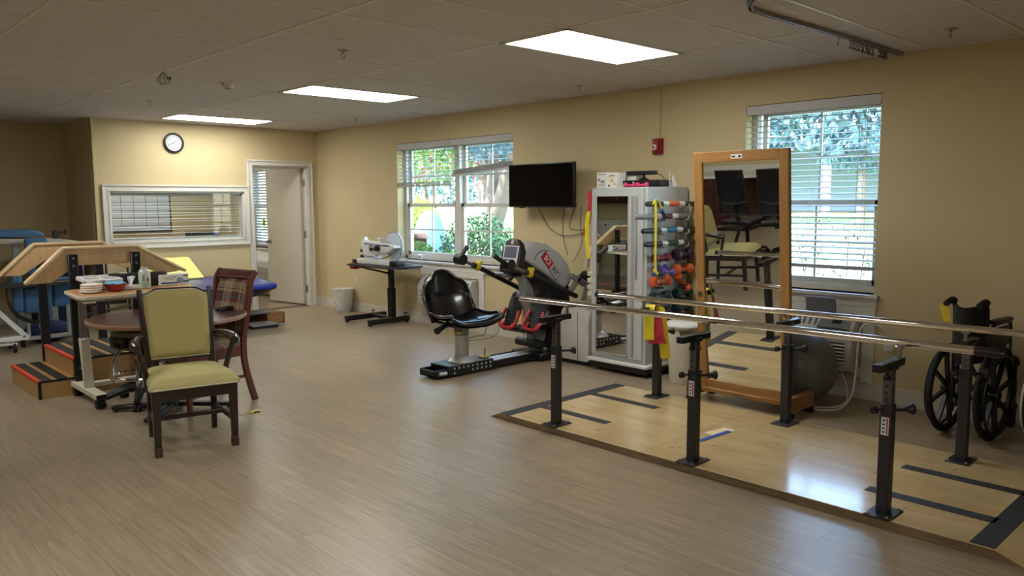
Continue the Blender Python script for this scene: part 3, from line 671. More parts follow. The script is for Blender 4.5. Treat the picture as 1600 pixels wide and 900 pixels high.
# waste bin
t = thing('waste_bin', 'small waste bin with a white plastic liner by the far wall', 'waste bin', (-.16, 5.66, 0))
def obl(r, n=28, ax=1., ay=.8): return [(r*ax*math.cos(2*math.pi*i/n), r*ay*math.sin(2*math.pi*i/n)) for i in range(n)]
M_LIN = mat('bin_liner', (206, 206, 202), .28, bump=.8, bscale=18, var=.05)
def taper(c, r0, r1, z0, z1, th=.004, n=32, wob=0):
    b = B()
    prof = [(r0, z0), (r1, z1), (r1-th, z1), (r0-th, z0+.01)]
    b.lathe(prof, c, n); return b
b = B(); b.lathe([(.105, .0), (.135, .29), (.128, .29), (.1, .01)], (-.16, 5.66, 0), 32); mk('bucket', b, M_LGREY, t)
b = B()
def liner(u, v):
    a = 2*math.pi*u; z = .045+.275*v; r = .112+.03*(z/.3)+.004*math.sin(a*5+z*30)+.003*math.sin(a*11-z*50)
    if v < .12: z += .02*math.sin(a*3)
    return (-.16+r*math.cos(a), 5.66+r*math.sin(a), z)
b.sheet(liner, 48, 14, .0); b.tube([(-.16+.146*math.cos(a*math.pi/16), 5.66+.146*math.sin(a*math.pi/16), .318+.004*math.sin(a*1.7)) for a in range(32)], .006, 6, 1, closed=True)
b.lathe([(.146, .318), (.12, .24), (.08, .2)], (-.16, 5.66, 0), 28)
mk('liner', b, M_LIN, t, ang=60)

# =====================================================================
# ARM ERGOMETER ON ITS STAND
# =====================================================================
t = thing('ergometer_stand', 'black height adjustable stand under the arm ergometer', 'stand', (-.35, 4.3, 0))
b = B()
for y in (4.2, 4.72): 
    b.bb(-.70, -.1, y-.03, y+.03, .022, .085, .004)
b.bb(-.34, -.26, 4.2, 4.72, .04, .08, .003); b.bb(-.30, -.2, 4.2, 4.72, .03, .06, .003); mk('base', b, M_BLK, t)
for (x, y) in ((-.68, 4.2), (-.68, 4.72), (-.14, 4.2), (-.14, 4.72)):
    b = B(); b.cyl((x, y-.012, .02), (x, y+.012, .02), .02, n=16); mk('caster', b, M_RUB, t)
for (x, y) in ((-.3, 4.7), (-.15, 4.2)):
    b = B(); b.cyl((x, y, .08), (x, y, .12), .006, n=8); b.cyl((x, y, .12), (x, y, .13), .026, n=14); mk('levelling_knob', b, M_BLK, t)
b = B(); b.bb(-.335, -.265, 4.235, 4.325, .08, .45, .004); post = mk('post', b, M_BLKM, t)
b = B(); b.bb(-.325, -.275, 4.245, 4.315, .45, .70, .003); b.box((-.3, 4.23, .52), (.02, .01, .06)); mk('inner_post', b, M_BLK, post)
b = B(); b.bb(-.6, -.12, 3.86, 4.82, .715, .737, .004); b.bar((-.45, 4.85, .70), (-.33, 4.3, .63), .03, .018, .002); b.bb(-.36, -.24, 4.0, 4.5, .69, .717, .003); mk('platform', b, M_BLK, t)
t = thing('arm_ergometer', 'white arm crank ergometer with flywheel on the black stand', 'arm ergometer', (-.4, 4.35, .737))
Xe = -.42
b = B(); b.bb(Xe-.07, Xe+.06, 4.06, 4.79, .742, .80, .008, 2); mk('base_beam', b, M_WHITE, t)
b = B(); b.bb(Xe-.09, Xe+.08, 4.76, 4.84, .738, .79, .006); mk('end_cap', b, M_BLK, t)
b = B(); b.bb(Xe-.11, Xe-.03, 4.76, 4.87, .665, .74, .01, 2); mk('red_handle', b, M_RED, t)
for y in (4.03, 3.93):
    b = B(); b.bb(Xe-.06, Xe+.06, y-.03, y+.03, .737, .80, .008, 2); mk('foot_block', b, M_BLK, t)
b = B()
side = [(4.66, 1.045), (4.60, 1.03), (4.42, 1.02), (4.10, 1.005), (3.96, .985), (3.95, .965), (4.10, .90), (4.36, .852), (4.38, .80), (4.60, .80), (4.61, .85), (4.68, .99)]
b.prism(side, 'yz', Xe-.06, Xe+.04, .008); body = mk('frame_housing', b, M_WHITE, t)
b = B(); b.prism([(4.60, 1.005), (4.58, .985), (4.1, .975), (4.0, .988), (4.1, .992)], 'yz', Xe-.0625, Xe-.060); mk('blue_stripe', b, mat('stripe_blue', (24, 44, 140), .4), body)
b = B()
for i in range(11): b.bb(Xe-.064, Xe-.0622, 4.56-i*.038-.011, 4.56-i*.038+.011, .984, .993, 0)
mk('stripe_lettering', b, M_WHITE, body)['kind'] = 'stuff'
b = B(); b.bb(Xe-.068, Xe-.06, 4.40, 4.58, .84, .846, 0); mk('lower_stripe', b, mat('stripe_blue2', (80, 90, 170), .4), body)
wy, wz = 4.12, .975
b = B(); b.lathe([(.10, -.012), (.15, -.02), (.168, -.02), (.172, -.01), (.172, .012), (.15, .016), (.135, .0), (.1, .008)], (Xe+.07, wy, wz), 48, Matrix.Rotation(R(90), 4, 'Y')); mk('flywheel', b, mat('flywheel_white', (206, 216, 232), .35), t)
b = B(); b.tube([(Xe+.055, wy+.175*math.cos(a), wz+.175*math.sin(a)) for a in [R(60+i*20) for i in range(9)]], .004, 6, 2); b.tube([(Xe-.02, 4.42, .81), (Xe, 4.3, .815), (Xe+.04, 4.12, .875)], .005, 6, 4); mk('belt', b, M_BLK, t)
b = B(); b.cyl((Xe-.075, 4.43, .945), (Xe-.058, 4.43, .945), .042, n=28); hub = mk('crank_hub', b, M_STEEL, t)
for sgn, y2 in ((-1, 4.20), (1, 4.66)):
    x = Xe+sgn*.095
    b = B(); b.cyl((Xe+sgn*.05, 4.43, .945), (x, 4.43, .945), .014, n=12); y3 = 4.23 if sgn < 0 else 4.8; b.bar((x, 4.43, .945), (x, y3, .952), .01, .018, .002); mk('crank_arm', b, M_STEEL, t)
    b = B(); b.cyl((x+sgn*.0, y3, .952), (x+sgn*.04, y3, .952), .042, .036, 20); b.tube([(x+sgn*.03, y3, .95), (x+sgn*.07, y3-.02, .95), (x+sgn*.14, y3-.05, .948)], .017, 12, 4); mk('hand_grip', b, M_BLK, t)
b = B(); b.bb(Xe-.02, Xe+.02, 4.27, 4.36, 1.02, 1.06, .004); b.bb(Xe-.03, Xe+.03, 4.24, 4.40, 1.06, 1.068, .002); b.prism([(4.66, 1.04), (4.64, 1.075), (4.62, 1.04)], 'yz', Xe-.03, Xe+.02, .002); mk('tension_lever', b, M_WHITE, t)
for z in (.83, .90):
    b = B(); b.cyl((Xe, 4.66, z), (Xe, 4.74, z), .012, n=10); b.cyl((Xe, 4.72, z), (Xe, 4.76, z), .02, n=14); mk('adjustment_knob', b, M_BLK, t)

# =====================================================================
# SEATED CROSS TRAINER
# =====================================================================
t = thing('recumbent_trainer', 'seated stepper trainer with black bucket seat and grey housing', 'exercise machine', (-1.1, 1.42, 0))
# base rails
b = B(); b.bb(-1.80, -1.28, 1.29, 1.55, .015, .105, .006); sb = mk('seat_carriage', b, M_BLKM, t)
b = B(); b.bb(-1.93, -1.80, 1.31, 1.53, .02, .035, .003); b.bb(-1.93, -1.915, 1.31, 1.53, .02, .075, .003)
for y in (1.315, 1.525): b.bb(-1.93, -1.80, y-.008, y+.008, .02, .08, .003)
mk('transport_bracket', b, M_BLKM, sb)
for i in range(9):
    b = B(); x = -1.74+i*.052; b.cyl((x, 1.284, .08), (x, 1.292, .08), .010, n=10)
    if i > 3: b.cyl((x, 1.284, .045), (x, 1.292, .045), .010, n=10)
    if i == 8: b.cyl((-1.74, 1.284, .04), (-1.74, 1.292, .04), .010, n=10)
    mk('carriage_bolt', b, M_ALU, sb)
b = B(); b.cyl((-1.9, 1.30, .05), (-1.82, 1.30, .05), .016, n=12); mk('transport_pin', b, M_ALU, sb)
b = B(); b.bb(-1.30, -.45, 1.33, 1.51, .035, .072, .004); mk('rail', b, M_ALU, t)
b = B(); b.bb(-1.30, -.25, 1.30, 1.325, .02, .08, .003); b.bb(-1.30, -.25, 1.515, 1.54, .02, .08, .003); b.bb(-.75, -.1, 1.22, 1.62, .015, .075, .008)
for x in (-.25, -.12): b.bb(x-.04, x+.04, 1.18, 1.74, .015, .06, .006)
mk('base_frame', b, M_BLKM, t)
b = B()
for i in range(20): b.cyl((-1.24+i*.03, 1.42, .0715), (-1.24+i*.03, 1.42, .0735), .007, n=8)
mk('rail_hole', b, M_BLK, t)['kind'] = 'stuff'
b = B(); b.bb(-1.36, -1.26, 1.36, 1.42, .105, .122, .004); b.cyl((-1.3, 1.39, .1), (-1.3, 1.39, .19), .009, n=10); mk('slide_lever', b, M_YEL, t)
# column
b = B(); b.lathe([(.13, .105), (.13, .115), (.105, .14), (.08, .155), (.062, .165), (.062, .345)], (-1.555, 1.41, 0), 36); col_ = mk('column', b, M_ALU, t)
b = B(); b.lathe([(.066, .34), (.066, .40), (.08, .405), (.08, .44)], (-1.555, 1.41, 0), 36); b.bb(-1.72, -1.36, 1.3, 1.52, .435, .455, .005); mk('swivel_collar', b, M_GREY, t)
# bucket seat, facing +x
sx, sy = -1.555, 1.40
def seat_fn(u, v):
    # v 0..1 front to back-top, u across
    w = u*2-1
    if v < .5:
        q = v/.5; x = .26-.46*q; z = .495-.03*math.sin(q*math.pi)+.01*(1-q); hw = .245-.01*q; rim = .055*abs(w)**3
        if q < .12: z -= .04*(1-q/.12)**2
        return Vector((sx+x, sy+w*hw, z+rim))
    q = (v-.5)/.5
    a = q; x = -.20-.11*math.sin(min(1, a*1.6)*math.pi/2)-.05*a; z = .465+.0*a+.42*a
    hw = .24*(1-.16*max(0, a-.5)/.5) if a > .5 else .24
    if a > .8: hw *= 1-.34*((a-.8)/.2)**2.2
    z -= .075*abs(w)**2.5*a**2
    return Vector((sx+x+.10*abs(w)**3*(1-.4*a), sy+w*hw, z))
SR = Matrix.Translation((sx, sy, 0)) @ Matrix.Rotation(R(-98), 4, 'Z') @ Matrix.Translation((-sx, -sy, 0))
b = B(); b.sheet(seat_fn, 22, 36)
b.sheet(lambda u, v: seat_fn(u, v)+Vector((-.03*min(1, max(0, (v-.4)*5)), 0, -.03*min(1, max(0, (.62-v)*6)))), 22, 36) 
b.xf(SR); mk('bucket_seat', b, M_BLKV, t, ang=180)
b = B()
b.tube([seat_fn(u/16, 0)+Vector((0, 0, 0)) for u in range(17)]+[seat_fn(1, v/24) for v in range(1, 25)]+[seat_fn(1-u/16, 1) for u in range(1, 17)]+[seat_fn(0, 1-v/24) for v in range(1, 24)], .016, 10, 1, closed=True)
b.box((sx-.02, sy, .455), (.34, .36, .05), bev=.02, seg=2); b.xf(SR); mk('seat_shell', b, M_BLKV, t, ang=180)
b = B(); b.tube([(sx-.05, 1.38, .46), (sx-.22, 1.36, .45), (sx-.36, 1.30, .425)], [.016, .02, .03], 10, 4); mk('recline_lever', b, M_BLK, t)
b = B(); b.tube([(sx-.05, 1.3, .44), (sx-.16, 1.24, .41)], .005, 6); mk('yellow_lever', b, M_BLK, t)
b = B(); b.ell((sx-.19, 1.225, .40), (.035, .02, .012), 12); mk('yellow_lever_tip', b, M_YEL, t)
b = B(); b.cyl((sx+.18, 1.63, .50), (sx+.2, 1.67, .50), .03, n=14); b.ell((sx+.2, 1.69, .505), (.025, .03, .025), 12); b.xf(SR); mk('swivel_knob', b, M_BLK, t)
b = B(); b.tube([(sx+.3, 1.3, .47), (sx+.33, 1.28, .36), (sx+.25, 1.3, .30), (sx+.05, 1.36, .29), (sx, 1.36, .30), (sx+.1, 1.34, .32), (sx+.2, 1.33, .33), (sx+.22, 1.32, .45)], .006, 6, 5); mk('seat_cable', b, M_LGREY, t)
# main housing: prism with a narrower nose
Y0, Y1 = 1.25, 1.56
ol = [(-.94, 1.05), (-.85, 1.112), (-.74, 1.135), (-.62, 1.11), (-.44, 1.015), (-.32, .90), (-.275, .80), (-.29, .72), (-.385, .665), (-.60, .80), (-.78, .90), (-.91, .97)]
b = B(); b.prism(ol, 'xz', Y0, Y1, .035, 3)
hs = mk('housing', b, mat('trainer_grey', (168, 171, 174), .35, var=.03, coat=.1), t)
b = B(); pts = [(-.80, Y0-.002, .965), (-.77, Y0-.002, 1.015), (-.70, Y0-.002, 1.05), (-.60, Y0-.002, 1.045)]; b.tube(pts, .003, 6, 5); mk('seam', b, M_POST, hs)
# logo panel and lettering run down the slope
dx, dz = .66, -.75; Lg = math.hypot(dx, dz); dx /= Lg; dz /= Lg
c0 = Vector((-.58, Y0-.0015, .90)); ux = Vector((dx, 0, dz)); uy = Vector((-dz*1, 0, dx))
uy = Vector((.75, 0, .66)).normalized()
def panel(b, a0, a1, h, off):
    P = [c0+ux*a0-uy*h, c0+ux*a1-uy*h, c0+ux*a1+uy*h, c0+ux*a0+uy*h]
    b.prism([(p.x, p.z) for p in P], 'xz', Y0-off, Y0-off+.002)
b = B(); panel(b, -.155, .155, .042, .0022); mk('logo_border', b, M_BLK, hs)
b = B(); panel(b, -.149, .0, .037, .0032); mk('logo_red_panel', b, mat('logo_red', (176, 30, 36), .4), hs)
b = B(); panel(b, .004, .149, .037, .0032); mk('logo_grey_panel', b, mat('logo_grey', (168, 171, 174), .4), hs)
FM = lambda a: frame_M(tuple(c0+ux*a+Vector((0, -.004, 0))), tuple(ux), tuple(uy))
text('SCI', .072, FM(-.075) @ Matrix.Scale(1.0, 4), M_WHITE, 'logo_letters_white', hs); text('FIT', .072, FM(.075), M_BLK, 'logo_letters_black', hs)
# dark lower side of housing and inner frame
b = B(); b.prism([(-.96, .99), (-.78, .915), (-.60, .80), (-.39, .66), (-.30, .70), (-.26, .60), (-.40, .50), (-.62, .62), (-.80, .80)], 'xz', Y0+.03, Y1-.03, .01); mk('mechanism_cover', b, M_BLKM, t)
b = B(); b.bar((-.80, 1.40, .86), (-.64, 1.40, .08), .10, .10, .008, up=(1, 0, 0)); b.bar((-.66, 1.4, .07), (-.36, 1.4, .56), .07, .09, .006, up=(1, 0, 0)); mk('frame_upright', b, M_GREY, t)
b = B(); b.prism([(-.55, .08), (-.30, .08), (-.22, .25), (-.28, .58), (-.45, .56), (-.52, .3)], 'xz', 1.28, 1.52, .01); b.bb(-.9, -.3, 1.30, 1.36, .29, .33, .01); b.bb(-.9, -.3, 1.48, 1.54, .29, .33, .01); b.cyl((-.86, 1.24, .31), (-.86, 1.6, .31), .03, n=16); b.cyl((-.70, 1.24, .16), (-.70, 1.58, .16), .04, n=20); mk('drive_cover', b, M_BLK, t)
for y in (1.22, 1.58):
    b = B(); b.cyl((-.55, y, .30), (-.25, y, .28), .028, n=14); mk('pedal_link', b, M_GREY, t)
b = B(); b.bar((-.36, 1.19, .80), (-.17, 1.19, .70), .04, .05, .006); b.bar((-.40, 1.19, .62), (-.22, 1.19, .79), .04, .05, .006); b.tube([(-.14, 1.17, .74), (-.2, 1.17, .56), (-.27, 1.17, .42)], .02, 8, 3); mk('side_brace', b, M_GREY, t)
b = B(); b.cyl((-.22, 1.14, .795), (-.07, 1.14, .72), .042, n=20); b.ell((-.22, 1.14, .795), (.045, .045, .045), 16); mk('rear_roller', b, M_BLK, t)
# console
b = B()
cm = Matrix.Translation((-1.05, 1.32, .86)) @ Matrix.Rotation(R(14), 4, 'Y')
co = [(-.12, .0), (-.135, .03), (-.13, .21), (-.09, .28), (-.04, .315), (.04, .315), (.09, .28), (.12, .21), (.12, .03), (.10, .0)]
b.prism(co, 'yz', -.03, .04, .014, 2); b.xf(cm); cons = mk('console', b, M_BLK, t)
b = B(); b.prism([(-.10, .07), (-.10, .25), (.09, .25), (.09, .07)], 'yz', -.036, -.031); b.xf(cm); mk('console_bezel', b, M_WHITE, cons)
b = B(); b.prism([(-.085, .135), (-.085, .24), (.075, .24), (.075, .135)], 'yz', -.038, -.035); b.xf(cm); mk('console_display', b, mat('lcd_grey', (108, 112, 132), .25), cons)
for i, (yy, zz, mm) in enumerate(((-.06, .11, M_YEL), (-.02, .11, M_GREY), (.03, .11, M_YEL), (-.06, .085, M_GREY), (0, .085, M_GREY), (.05, .09, M_RED))):
    b = B(); b.box((-.038, yy, zz), (.004, .022, .014), bev=.002); b.xf(cm); mk('console_button', b, mm, cons)
b = B(); b.prism([(-.012, .262), (.012, .262), (.02, .29), (0, .305), (-.02, .29)], 'yz', -.0315, -.0295); b.xf(cm); mk('console_cutout', b, M_LGREY, cons)
b = B(); b.bar((-1.0, 1.34, .90), (-.86, 1.38, .96), .06, .06, .005); b.tube([(-1.08, 1.22, .85), (-1.12, 1.24, .82), (-1.06, 1.3, .80), (-.9, 1.36, .86)], .012, 8, 4); b.bb(-1.12, -1.0, 1.2, 1.46, .835, .852, .008); mk('console_mount', b, M_BLKM, t)
# arms
def arm(y, p0, p1, p2, hub, grip):
    b = B(); b.tube([(p1[0], y, p1[1]), (p2[0], y, p2[1])], .024, 10); a = mk('swing_arm', b, M_BLKM, t)
    b = B(); b.cyl((p0[0], y, p0[1]), (p1[0], y, p1[1]), .016, n=14); mk('arm_tube', b, M_STEEL, a)
    b = B(); q = Vector((p0[0]+(p1[0]-p0[0])*.85, y, p0[1]+(p1[1]-p0[1])*.85)); d = Vector((p1[0]-p0[0], 0, p1[1]-p0[1])).normalized(); b.cyl(q-d*.02, q+d*.03, .034, n=18); b.box(q+Vector((.03, 0, .03)), (.03, .075, .05), (0, R(30), 0), .012, 2); mk('clamp_knob', b, M_YEL, a)
    b = B(); b.cyl(q-d*.05, q-d*.01, .028, n=14); mk('clamp_sleeve', b, M_BLK, a)
    b = B(); b.cyl((p0[0], y-.045, p0[1]), (p0[0], y+.045, p0[1]), .05, n=24); b.tube([(p0[0], y, p0[1]), hub, grip], .021, 12, 2); mk('hand_grip', b, M_BLK, a)
arm(1.66, (-1.35, .985), (-1.12, .895), (-.53, .63), (-1.31, 1.66, 1.05), (-1.265, 1.66, 1.10))
arm(1.15, (-1.225, .955), (-.93, .845), (-.33, .60), (-1.29, 1.15, .985), (-1.405, 1.15, 1.05))
# foot plates
for y, xo in ((1.25, -.74), (1.51, -.80)):
    M4 = Matrix.Translation((xo, y, .49)) @ Matrix.Rotation(R(-62), 4, 'Y') @ Matrix.Rotation(R(14), 4, 'X')
    b = B(); b.prism([(-.18, -.06), (-.18, .06), (.06, .085), (.14, .08), (.18, .045), (.185, 0), (.18, -.045), (.14, -.08), (.06, -.085)], 'xy', -.016, .014, .008); b.xf(M4); fp = mk('foot_plate', b, M_BLK, t)
    b = B()
    for i in range(12): b.box((-.15+i*.024, 0, .017), (.009, .10, .008), bev=.001)
    b.xf(M4); mk('tread_ridge', b, M_POST, fp)
    b = B(); b.tube([(-.02, .075, .03), (-.16, .088, .05), (-.205, .06, .06), (-.212, 0, .062), (-.205, -.06, .06), (-.16, -.088, .05), (-.02, -.075, .03)], .016, 8, 4); b.tube([(-.205, -.05, .055), (-.13, -.055, .0)], .014, 8); b.tube([(-.205, .05, .055), (-.13, .055, .0)], .014, 8); b.tube([(-.21, -.05, .04), (-.21, .05, .04)], .014, 8); b.xf(M4); mk('heel_cup', b, M_RED, fp)
b = B(); b.tube([(-.83, 1.38, .50), (-.84, 1.38, .36), (-.80, 1.38, .18)], .006, 6, 4); mk('yellow_strap', b, M_YEL, t)

# light grey appliance beside the trainer
M_IVORY = mat('ivory_grey', (196, 194, 186), .45)
t = thing('hot_pack_unit', 'rounded light grey cabinet between the trainer and the mirror cabinet', 'cabinet', (-.35, .98, 0))
b = B(); b.prism([(-.58, .04), (-.585, .40), (-.55, .50), (-.45, .555), (-.06, .555), (-.06, .04)], 'xz', .78, 1.14, .02, 3); mk('body', b, M_IVORY, t)
b = B(); b.bb(-.57, -.08, .79, 1.13, .005, .045, .004); mk('plinth', b, M_BLK, t)
b = B(); b.bb(-.588, -.583, .90, .905, .06, .5, 0); mk('seam', b, M_GREY, t)

# =====================================================================
# PARALLEL BARS ON THEIR PLYWOOD PLATFORM
# =====================================================================
PZ = .045
M_ALUD = mat('worn_steel', (96, 96, 98), .4, .7, var=.1)
t = thing('parallel_bars', 'walking parallel bars with two chrome rails on a plywood platform', 'parallel bars', (-1.65, -1.4, 0))
xa, xb, ya, yb2 = -2.345, -1.08, -3.0, .13
b = B(); b.bb(xa, xb, ya, -.0, 0, PZ, .002)
b.prism([(-.0, 0), (-.0, PZ), (.05, PZ), (yb2+.02, .004), (yb2+.02, 0)], 'yz', xa, xb)
b.prism([(ya, 0), (ya, PZ), (ya-.01, PZ), (ya-.12, .004), (ya-.12, 0)], 'yz', xa, xb)
plt_ = mk('platform', b, M_PLY, t)
b = B(); b.bb(xa-.004, xa+.001, ya, .0, .004, PZ-.002, 0); b.prism([(ya, .004), (ya, PZ-.003), (ya-.01, PZ-.003), (ya-.115, .004)], 'yz', xa-.004, xa+.001); b.prism([(.0, .004), (.0, PZ-.003), (.05, PZ-.003), (yb2+.01, .004)], 'yz', xa-.004, xa+.001); mk('edge_band', b, M_PLYE, plt_)
b = B(); b.bb(xa, xb, -1.173, -1.170, PZ-.001, PZ+.0004, 0); mk('board_joint', b, M_PLYE, plt_)
tz0, tz1 = PZ-.002, PZ+.0012
b = B(); b.bb(xa, xb-.0, -.05, .05, tz0, tz1, 0)
mk('end_tape', b, M_TAPE, plt_)
for x in (-2.01, -1.47):
    b = B(); b.bb(x-.038, x+.038, -.645, -.05, tz0, tz1, 0); mk('guide_tape', b, M_TAPE, plt_)
for x in (-2.0, -1.52):
    b = B(); b.bb(x-.04, x+.04, -2.92, -2.335, tz0, tz1, 0); mk('guide_tape', b, M_TAPE, plt_)
b = B(); b.bb(xa+.01, xb, -3.005, -2.905, tz0, tz1, 0); mk('end_tape', b, M_TAPE, plt_)
b = B(); b.box((-1.77, -1.30, PZ+.002), (.32, .036, .002), (0, 0, R(-3)), 0); one('tape_strip', b, M_BTAPE, 'strip of blue painter tape stuck on the plywood platform', 'tape')
b = B(); b.box((-1.66, -1.27, PZ+.0005), (.20, .09, .0014), (0, 0, R(-8)), 0); mk('bare_patch', b, mat('bare_ply', (216, 200, 166), .6), t)
sc = B(); random.seed(3)
for i in range(26):
    x = random.uniform(-2.2, -1.1); y = random.uniform(-2.6, -.4); a = random.uniform(-.3, .3)+R(90)*(random.random() < .5)
    sc.box((x, y, PZ+.0006), (random.uniform(.01, .06), .0025, .001), (0, 0, a), 0)
mk('scratch', sc, mat('scratch', (120, 92, 60), .7), plt_)['kind'] = 'stuff'
def post(x, y, side, ht, barx, barz, lab):
    """side: -1 the rail nearer the open room, +1 the window side"""
    b = B(); b.box((x, y, PZ+.004), (.17, .12, .008), bev=.002); bp = mk('foot_plate', b, M_POST, t)
    for sx_ in (-.07, .07):
        for sy_ in (-.045, .045):
            b = B(); b.cyl((x+sx_, y+sy_, PZ+.008), (x+sx_, y+sy_, PZ+.014), .010, n=10); b.cyl((x+sx_, y+sy_, PZ+.013), (x+sx_, y+sy_, PZ+.019), .005, n=8); mk('bolt', b, M_STEEL, bp)
    b = B(); b.bb(x-.027, x+.027, y-.027, y+.027, PZ+.006, ht, .003); ps = mk('post', b, M_POST, t)
    b = B(); b.bb(x-.021, x+.021, y-.021, y+.021, ht-.02, barz-.10, .002); ip = mk('inner_post', b, M_ALUD, t)
    b = B()
    for k in range(6): zz = ht+.02+k*.032; b.cyl((x-.0225, y, zz), (x-.020, y, zz), .006, n=8); b.cyl((x, y-.0225, zz), (x, y-.020, zz), .006, n=8)
    mk('pin_hole', b, M_BLK, ip)['kind'] = 'stuff'
    b = B(); b.cyl((x+.02, y-.01, ht-.035), (x+.085, y-.055, ht-.035), .008, n=10); b.cyl((x+.08, y-.05, ht-.035), (x+.10, y-.065, ht-.035), .012, .026, 18); b.cyl((x+.10, y-.065, ht-.035), (x+.108, y-.071, ht-.035), .026, n=18); mk('locking_knob', b, M_BLK, ps)
    b = B(); b.cyl((x-.02, y+.01, ht-.025), (x-.07, y+.03, ht-.025), .005, n=8); b.cyl((x-.065, y+.028, ht-.025), (x-.085, y+.036, ht-.025), .018, n=6); mk('set_screw', b, M_BLK, ps)
    if side < 0:
        b = B(); b.bb(x-.029, x-.0268, y-.017, y+.017, ht-.145, ht-.06, 0); st = mk('sticker', b, M_WHITE, ps)
        b = B(); b.bb(x-.0298, x-.0288, y-.013, y-.007, ht-.14, ht-.065, 0); mk('sticker_red_print', b, M_RED, st)
        b = B()
        for k in range(4): b.bb(x-.0298, x-.0288, y+.0, y+.010, ht-.135+k*.018, ht-.127+k*.018, 0)
        mk('sticker_black_print', b, M_BLK, st)['kind'] = 'stuff'
    az = barz-.085
    x0_, x1_ = (x-.15, barx+.02) if side < 0 else (barx-.02, x+.13)
    b = B(); b.bb(x0_, x1_, y-.022, y+.022, az-.018, az+.018, .003); b.bb(x-.03, x+.03, y-.03, y+.03, az-.024, az+.0, .003); ar = mk('width_arm', b, M_BLKM, t)
    b = B(); b.cyl((x0_+.12, y, az-.055), (x0_+.12, y, az-.015), .006, n=8); b.cyl((x0_+.12, y, az-.068), (x0_+.12, y, az-.05), .017, n=6); mk('arm_knob', b, M_BLK, ar)
    b = B(); b.cyl((barx, y, az+.01), (barx, y, barz-.012), .010, n=12); b.bb(barx-.012, barx+.012, y-.02, y+.02, barz-.028, barz-.014, .003); mk('rail_support', b, M_STEEL, ar)
FB = lambda y: -1.383-.06*y
for i, y in enumerate((-.42, -1.477, -2.523)): post(-2.275, y, -1, .572, -2.17, .84, 'near')
for i, y in enumerate((-.434, -1.467, -2.523)): post(-1.19, y, 1, .572, FB(y), .80, 'far')
b = B(); b.cyl((-2.19, .02, .84), (-2.14, -2.83, .84), .0195, n=24); r_ = mk('rail', b, M_CHR, t, label='nearer chrome rail')
for s in ((.03, .005), (-2.83, -2.93)):
    b = B(); xx = -2.19 if s[0] > 0 else -2.14; b.cyl((xx, s[0], .84), (xx, s[1], .84), .0215, n=24)
    if s[0] < 0: b.cyl((xx, -2.93, .84), (xx, -2.945, .84), .017, .012, 20)
    mk('end_cap', b, M_BLK, r_)
b = B(); b.cyl((FB(-.02), -.02, .80), (FB(-3.), -3.0, .80), .0195, n=24); r_ = mk('rail', b, M_CHR, t, label='farther chrome rail')
b = B(); b.cyl((FB(.0), .0, .80), (FB(-.03), -.03, .80), .0215, n=24); mk('end_cap', b, M_BLK, r_)

# exercise bands hanging on the far rail's first arm
def ribbon(name, path, w, m, label, cat, axis=(1, 0, 0), th=.0015, k=5):
    P = catmull(path, k); b = B(); ax_ = Vector(axis).normalized(); n = len(P)-1
    b.sheet(lambda u, v: P[min(n, int(round(u*n)))]+ax_*(v-.5)*(w if not callable(w) else w(u)), n, 2, th)
    return one(name, b, m, label, cat)
M_YB = mat('yellow_band', (222, 204, 42), .5, var=.08, scale=20); M_RB = mat('red_band', (186, 38, 60), .5, var=.1, scale=16)
fb = FB(-.43)+.10
yv = Vector((.75, -.6, 0)).normalized()
ay_ = -.434
ribbon('exercise_band', [(fb-.085, ay_-.035, .50), (fb-.08, ay_-.03, .62), (fb-.06, ay_-.02, .735), (fb-.02, ay_, .750), (fb+.02, ay_-.02, .735), (fb+.035, ay_-.045, .70), (fb+.06, ay_-.06, .50), (fb+.085, ay_-.065, .34)], .075, M_YB, 'wide yellow exercise band draped over the far rail arm beside the cabinet', 'exercise band', (.6, -.8, 0))
ribbon('exercise_band', [(fb-.02, ay_-.065, .70), (fb-.03, ay_-.07, .62), (fb-.045, ay_-.075, .53), (fb-.035, ay_-.075, .47)], lambda u: .045+.09*u, M_RB, 'red exercise band hanging in front of the yellow band on the far rail', 'exercise band', (.6, -.8, 0))

# =====================================================================
# STANDING MIRROR
# =====================================================================
t = thing('standing_mirror', 'tall oak framed posture mirror standing behind the bars', 'mirror', (-.65, -.86, 0))
tilt = R(4.5)
MM = Matrix.Translation((-.86, -.97, .10)) @ Matrix.Rotation(-tilt, 4, 'Y')   # local: x depth, y across, z up
hw = .370; hh = 1.76
b = B(); b.bb(-.02, .02, -hw, -hw+.07, 0, hh, .004); b.xf(MM); mk('stile', b, M_OAK, t)
b = B(); b.bb(-.02, .02, hw-.07, hw, 0, hh, .004); b.xf(MM); mk('stile', b, M_OAK, t)
b = B(); b.bb(-.02, .02, -hw+.07, hw-.07, hh-.075, hh, .003); b.xf(MM); tr_ = mk('top_rail', b, M_OAKY, t)
b = B(); b.bb(-.02, .02, -hw+.07, hw-.07, 0, .07, .003); b.bb(-.045, -.02, -hw+.04, hw-.04, -.02, .012, .003); b.xf(MM); mk('bottom_rail', b, M_OAKY, t)
b = B(); b.bb(-.006, .0, -hw+.068, hw-.068, .068, hh-.073, 0); b.xf(MM); mk('mirror_glass', b, M_MIR, t)
b = B(); b.bb(.0, .012, -hw+.05, hw-.05, .05, hh-.05, 0); b.xf(MM); mk('backing', b, M_BLK, t)
b = B(); b.bb(-.0225, -.0205, -.03, .06, hh-.055, hh-.025, 0); b.xf(MM); st = mk('label_sticker', b, M_WHITE, tr_)
b = B(); b.bb(-.0232, -.0222, -.02, .0, hh-.047, hh-.033, 0); b.bb(-.0232, -.0222, .025, .05, hh-.046, hh-.036, 0); b.xf(MM); mk('sticker_print', b, M_BLK, st)
